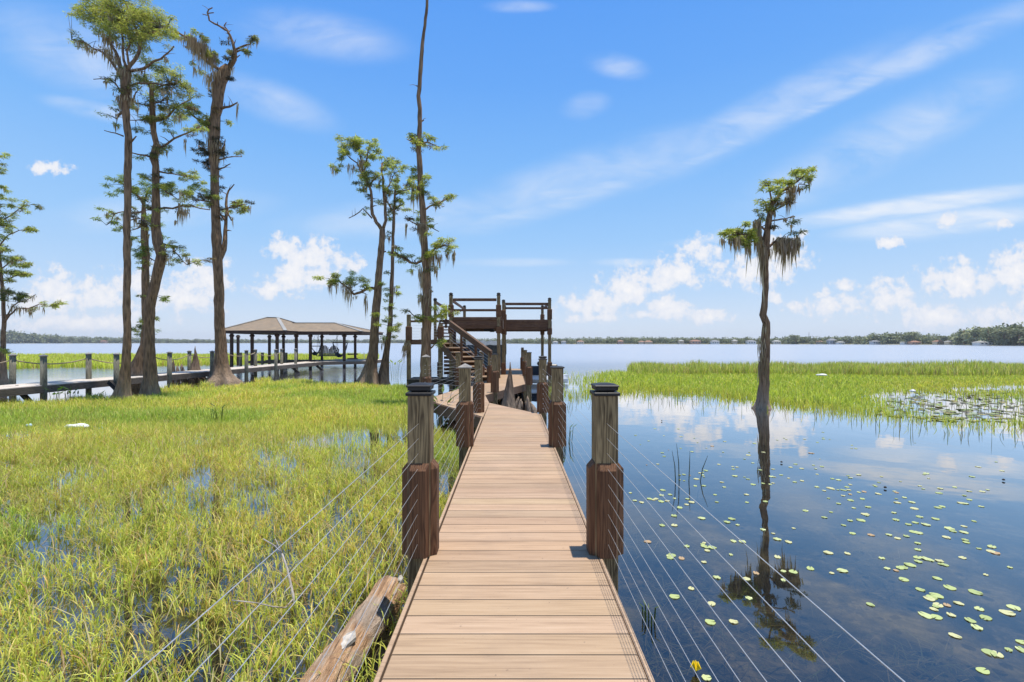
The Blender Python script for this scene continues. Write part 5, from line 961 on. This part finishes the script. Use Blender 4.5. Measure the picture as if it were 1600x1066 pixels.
# dark rush stalks
rd = thing('rush_clump', 'four dark thin rush stalks rising from the pond', 'rushes', G(1070, 752))
for px, pt, tx in ((1057, 704, 1050), (1062, 693, 1057), (1075, 705, 1078), (1088, 712, 1106)):
    a = G(px, 752); e = P(tx, pt, a.y); mb = MB(); mb.tube([a-Vector((0, 0, .3)), a.lerp(e, .5)+Vector((.008, 0, 0)), e], [.007, .006, .002], 6); obj('stalk', mb, 'reed', rd)
def leafplant(name, label, px, py, n, hpx, broad=.06, cat='water plant', spike=0, col=[(.05, .10, .02), (.07, .13, .03)]):
    g = G(px, py); t = thing(name, label, cat, g); k = g.y/F
    for i in range(n):
        a = random.uniform(0, 6.3); h = hpx*k*random.uniform(.6, 1.1); q = g+Vector((math.cos(a), math.sin(a), 0))*random.uniform(0, hpx*k*.35); tp = q+Vector((math.cos(a)*h*.2, math.sin(a)*h*.2, h)); mb = MB(); mb.tube([q-Vector((0, 0, .2)), tp], [.007, .005], 5); cc = random.choice(col)
        dv = Vector((math.cos(a), math.sin(a), .6)).normalized(); sd = dv.cross(Vector((0, 0, 1))).normalized(); L = h*.45; W = broad*h*3
        pr = [tp-sd*W*.2, tp+sd*W*.2, tp+dv*L*.25+sd*W*.5, tp+dv*L*.6+sd*W*.3, tp+dv*L, tp+dv*L*.6-sd*W*.3, tp+dv*L*.25-sd*W*.5]; mb.c = [cc]*len(mb.c); mb.add(pr, [tuple(range(7))], cc); obj('leaf', mb, 'leaf', t)
    for i in range(spike):
        q = g+Vector((random.uniform(-.3, .3), random.uniform(-.2, .2), 0)); h = hpx*k*random.uniform(.8, 1.2); mb = MB(); mb.tube([q, q+Vector((0, 0, h*.75)), q+Vector((0, 0, h*.78)), q+Vector((.01, 0, h))], [.006, .005, .022, .012], 6, True, (.10, .12, .05)); obj('flower_spike', mb, 'leaf', t)
leafplant('pickerelweed', 'broad dark-leaved water plant beside the second front piling of the rope dock', 84, 632, 9, 22, .10); leafplant('pickerelweed', 'upright spiky water plant in front of the rope dock fascia', 112, 632, 8, 24, .05, spike=4)
leafplant('pickerelweed', 'dark green tuft alone in the middle of the left grass', 342, 662, 9, 26, .035); leafplant('pickerelweed', 'leafy weed tuft at the foot of the first cypress', 152, 632, 8, 18, .05)
leafplant('pond_weed', 'small green sprig in the water beside the right boardwalk edge', 1014, 972, 6, 26, .04, col=[(.09, .14, .04)]); leafplant('pond_weed', 'grassy clump at the foot of the second right railing post', 886, 692, 9, 24, .03, col=[(.10, .17, .03)]); leafplant('water_sprout', 'yellow-green leafy sprout in open water right of the slim cypress', 617, 590, 8, 22, .05, col=[(.22, .28, .05)])
leafplant('fern_clump', 'dark green ferns below the left side of the boardwalk landing', 690, 668, 16, 50, .03, col=[(.05, .10, .015), (.09, .15, .02)]); leafplant('shrub', 'small green shrub beneath the landing beside the stair posts', 706, 612, 10, 22, .07, col=[(.07, .12, .02)])

parts = []
for px, py, rx, ry, n in ((985, 845, 26, 10, 170), (1062, 920, 40, 16, 190), (1005, 955, 22, 18, 150), (1165, 775, 60, 6, 120), (1440, 1030, 40, 16, 150), (1330, 870, 40, 8, 90), (1120, 985, 50, 18, 130), (1255, 1010, 60, 20, 140), (1030, 1030, 24, 16, 110), (1090, 860, 40, 12, 110)):
    q = np.array([tuple(G(px+RS.normal()*rx, py+RS.normal()*ry, -.06)) for _ in range(n)]); q[:, 2] = RS.uniform(-.16, -.035, n); q = q[q[:, 0] > .72]; n = len(q)
    parts.append(blades(q, RS.uniform(.08, .24, n), RS.uniform(.003, .008, n), np.full(n, 1.12), pick([(.42, .33, .19), (.30, .24, .13), (.24, .24, .11)], n), 0))
V = np.concatenate([p[0] for p in parts]); z0_ = V[:, :1, 2]; V[:, :, 2] = np.minimum(z0_+(V[:, :, 2]-z0_)*.12, -.012)
tag(npobj('submerged_weeds', V, BL, np.concatenate([p[1] for p in parts]), 'grass'), 'pale brown weeds drifting just under the pond surface', 'water weeds', kind='stuff')

# ------------------------------------------------------------------ log, dead twig, litter
lg = thing('driftwood_log', 'thick orange-brown driftwood log lying along the left edge of the boardwalk', 'log', (-.9, 2.7, .1)); pts = []; rr = []
nr = 90; na = 60; vs = []; ph = [random.uniform(0, 6) for _ in range(6)]
for i in range(nr):
    t = i/(nr-1); y = 3.43-t*1.75; cx_ = -.89+(y-3.41)*.10+.018*math.sin(t*9); cz_ = .10+.01*math.sin(t*7); r0 = .112*(1+.07*math.sin(t*13)+.04*math.sin(t*31))*min(1, .62+(i/4)**.7*.38)
    for k in range(na):
        a = 2*PI*k/na; ridge = .02*math.sin(a*4+ph[0]+t*2)+.035*math.sin(a*9+ph[1]-t*3)+.035*abs(math.sin(a*15+ph[2]+t*2.5))+.03*math.sin(a*3+t*17+ph[3])
        r = r0*(1+ridge+random.uniform(-.02, .02)); vs.append((cx_+math.cos(a)*r, y+random.uniform(-.012, .012)*(i in (0, 1)), cz_+math.sin(a)*r*.92))
mb = MB(); mb.add(vs, [(i*na+k, i*na+(k+1) % na, (i+1)*na+(k+1) % na, (i+1)*na+k) for i in range(nr-1) for k in range(na)]+[tuple(range(na))]); obj('log_body', mb, 'log', lg, True)
def flake(cx, cy, cz, s, n=9, thick=.02):
    vs = []; 
    for i in range(n): a = 2*PI*i/n; r = s*random.uniform(.6, 1.15); vs.append((cx+r*.72*math.cos(a), cy+r*1.15*math.sin(a), cz+random.uniform(-.012, .012)+.25*r*math.cos(a)))
    mb = MB(); mb.add([(cx, cy, cz+.02)]+vs+[(x, y, z-thick) for x, y, z in vs], [(0, i+1, (i+1) % n+1) for i in range(n)]+[(i+1, n+1+i, n+1+(i+1) % n, (i+1) % n+1) for i in range(n)]+[tuple(range(2*n, n, -1))]); return mb
o = obj('bark_flake', flake(-.955, 2.66, .205, .075), 'barkflake', lg); o['label'] = 'pale grey loose bark flake near the middle'
obj('bark_flake', flake(-.985, 2.62, .17, .055), 'barkflake', lg); obj('bark_flake', flake(-.82, 3.36, .20, .035), 'barkflake', lg)
tg = thing('dead_branch', 'thin bleached dead branch lying in the left grass', 'branch', G(455, 950))
def twig(pp, r0, r1): 
    q = [P(x, y, Y_*.925) for x, y, Y_ in pp]; mb = MB(); mb.tube(q, [r0+(r1-r0)*i/(len(q)-1) for i in range(len(q))], 7, True, rough=.1); obj('twig', mb, 'deadwood', tg, True)
twig([(464, 968, 3.35), (458, 930, 3.4), (450, 892, 3.5), (441, 866, 3.6), (428, 852, 3.65), (411, 842, 3.7)], .010, .004); twig([(441, 866, 3.6), (434, 850, 3.62), (430, 842, 3.64)], .005, .002); twig([(451, 895, 3.5), (462, 880, 3.45), (476, 872, 3.42)], .005, .002); twig([(459, 935, 3.4), (446, 950, 3.3), (425, 948, 3.25), (400, 942, 3.2), (362, 938, 3.2)], .006, .003); twig([(455, 915, 3.42), (445, 925, 3.38), (441, 940, 3.34)], .004, .002)
def lump(name, label, cat, c, size, m, group=None):
    bm = bmesh.new(); bmesh.ops.create_icosphere(bm, subdivisions=3, radius=1)
    for q in bm.verts: r = 1+.10*math.sin(q.co.x*5+q.co.y*3)+.06*math.sin(q.co.z*7+q.co.x*4); q.co = Vector((q.co.x*size[0]*r, q.co.y*size[1]*r, max(-.5, q.co.z)*size[2]*r))
    me = bpy.data.meshes.new(name); bm.to_mesh(me); bm.free(); me.polygons.foreach_set('use_smooth', [True]*len(me.polygons)); o = link(name, me, m); o.location = c; o.rotation_euler = (0, 0, random.uniform(-.2, .2)); return tag(o, label, cat, group)
lump('foam_float', 'long white foam float lying on the left marsh grass', 'float', P(122, 666, 10.2), (.25, .10, .055), 'white'); lump('plastic_scrap', 'small pale blue plastic scrap in the left marsh grass', 'litter', P(46, 665, 10.3), (.06, .05, .04), 'bluebit')
lump('white_float', 'flat white float on the bright green right grass bed', 'float', P(1284, 586, 20.5), (.22, .12, .05), 'white'); lump('white_float', 'small white float at the edge of the right lily inlet', 'float', P(1426, 611, 17.0), (.09, .07, .05), 'white')
for i, (px, py, lab) in enumerate(((1034, 659, 'dark seed pod on the pond in front of the right post cap'), (1221, 724, 'dark pod floating just right of the pond cypress reflection'), (1383, 764, 'dark pod floating in the cloud reflection on the right pond'), (1568, 752, 'dark pod floating near the right picture edge'))):
    lump('seed_pod', lab, 'seed pod', G(px, py)+Vector((0, 0, .02)), (.016, .016, .014), 'dark', 'dark pods on the pond')
print('pads', cnt)

# ------------------------------------------------------------------ the air over the lake
if 1:
    mb = MB(); mb.box((0, 1100, 18.5), (6400, 2240, 40)); hz = bpy.data.materials.new('lake haze'); hz.use_nodes = True; t = NT(hz.node_tree)
    vol = t.n('ShaderNodeVolumePrincipled', {'Color': (.86, .92, 1, 1), 'Density': .00022, 'Anisotropy': .2}); t.t.links.new(vol.outputs[0], t.n('ShaderNodeOutputMaterial').inputs[1])
    M['haze'] = hz; tag(obj('haze', mb, 'haze'), 'thin pale summer haze over the lake', 'haze', kind='stuff')
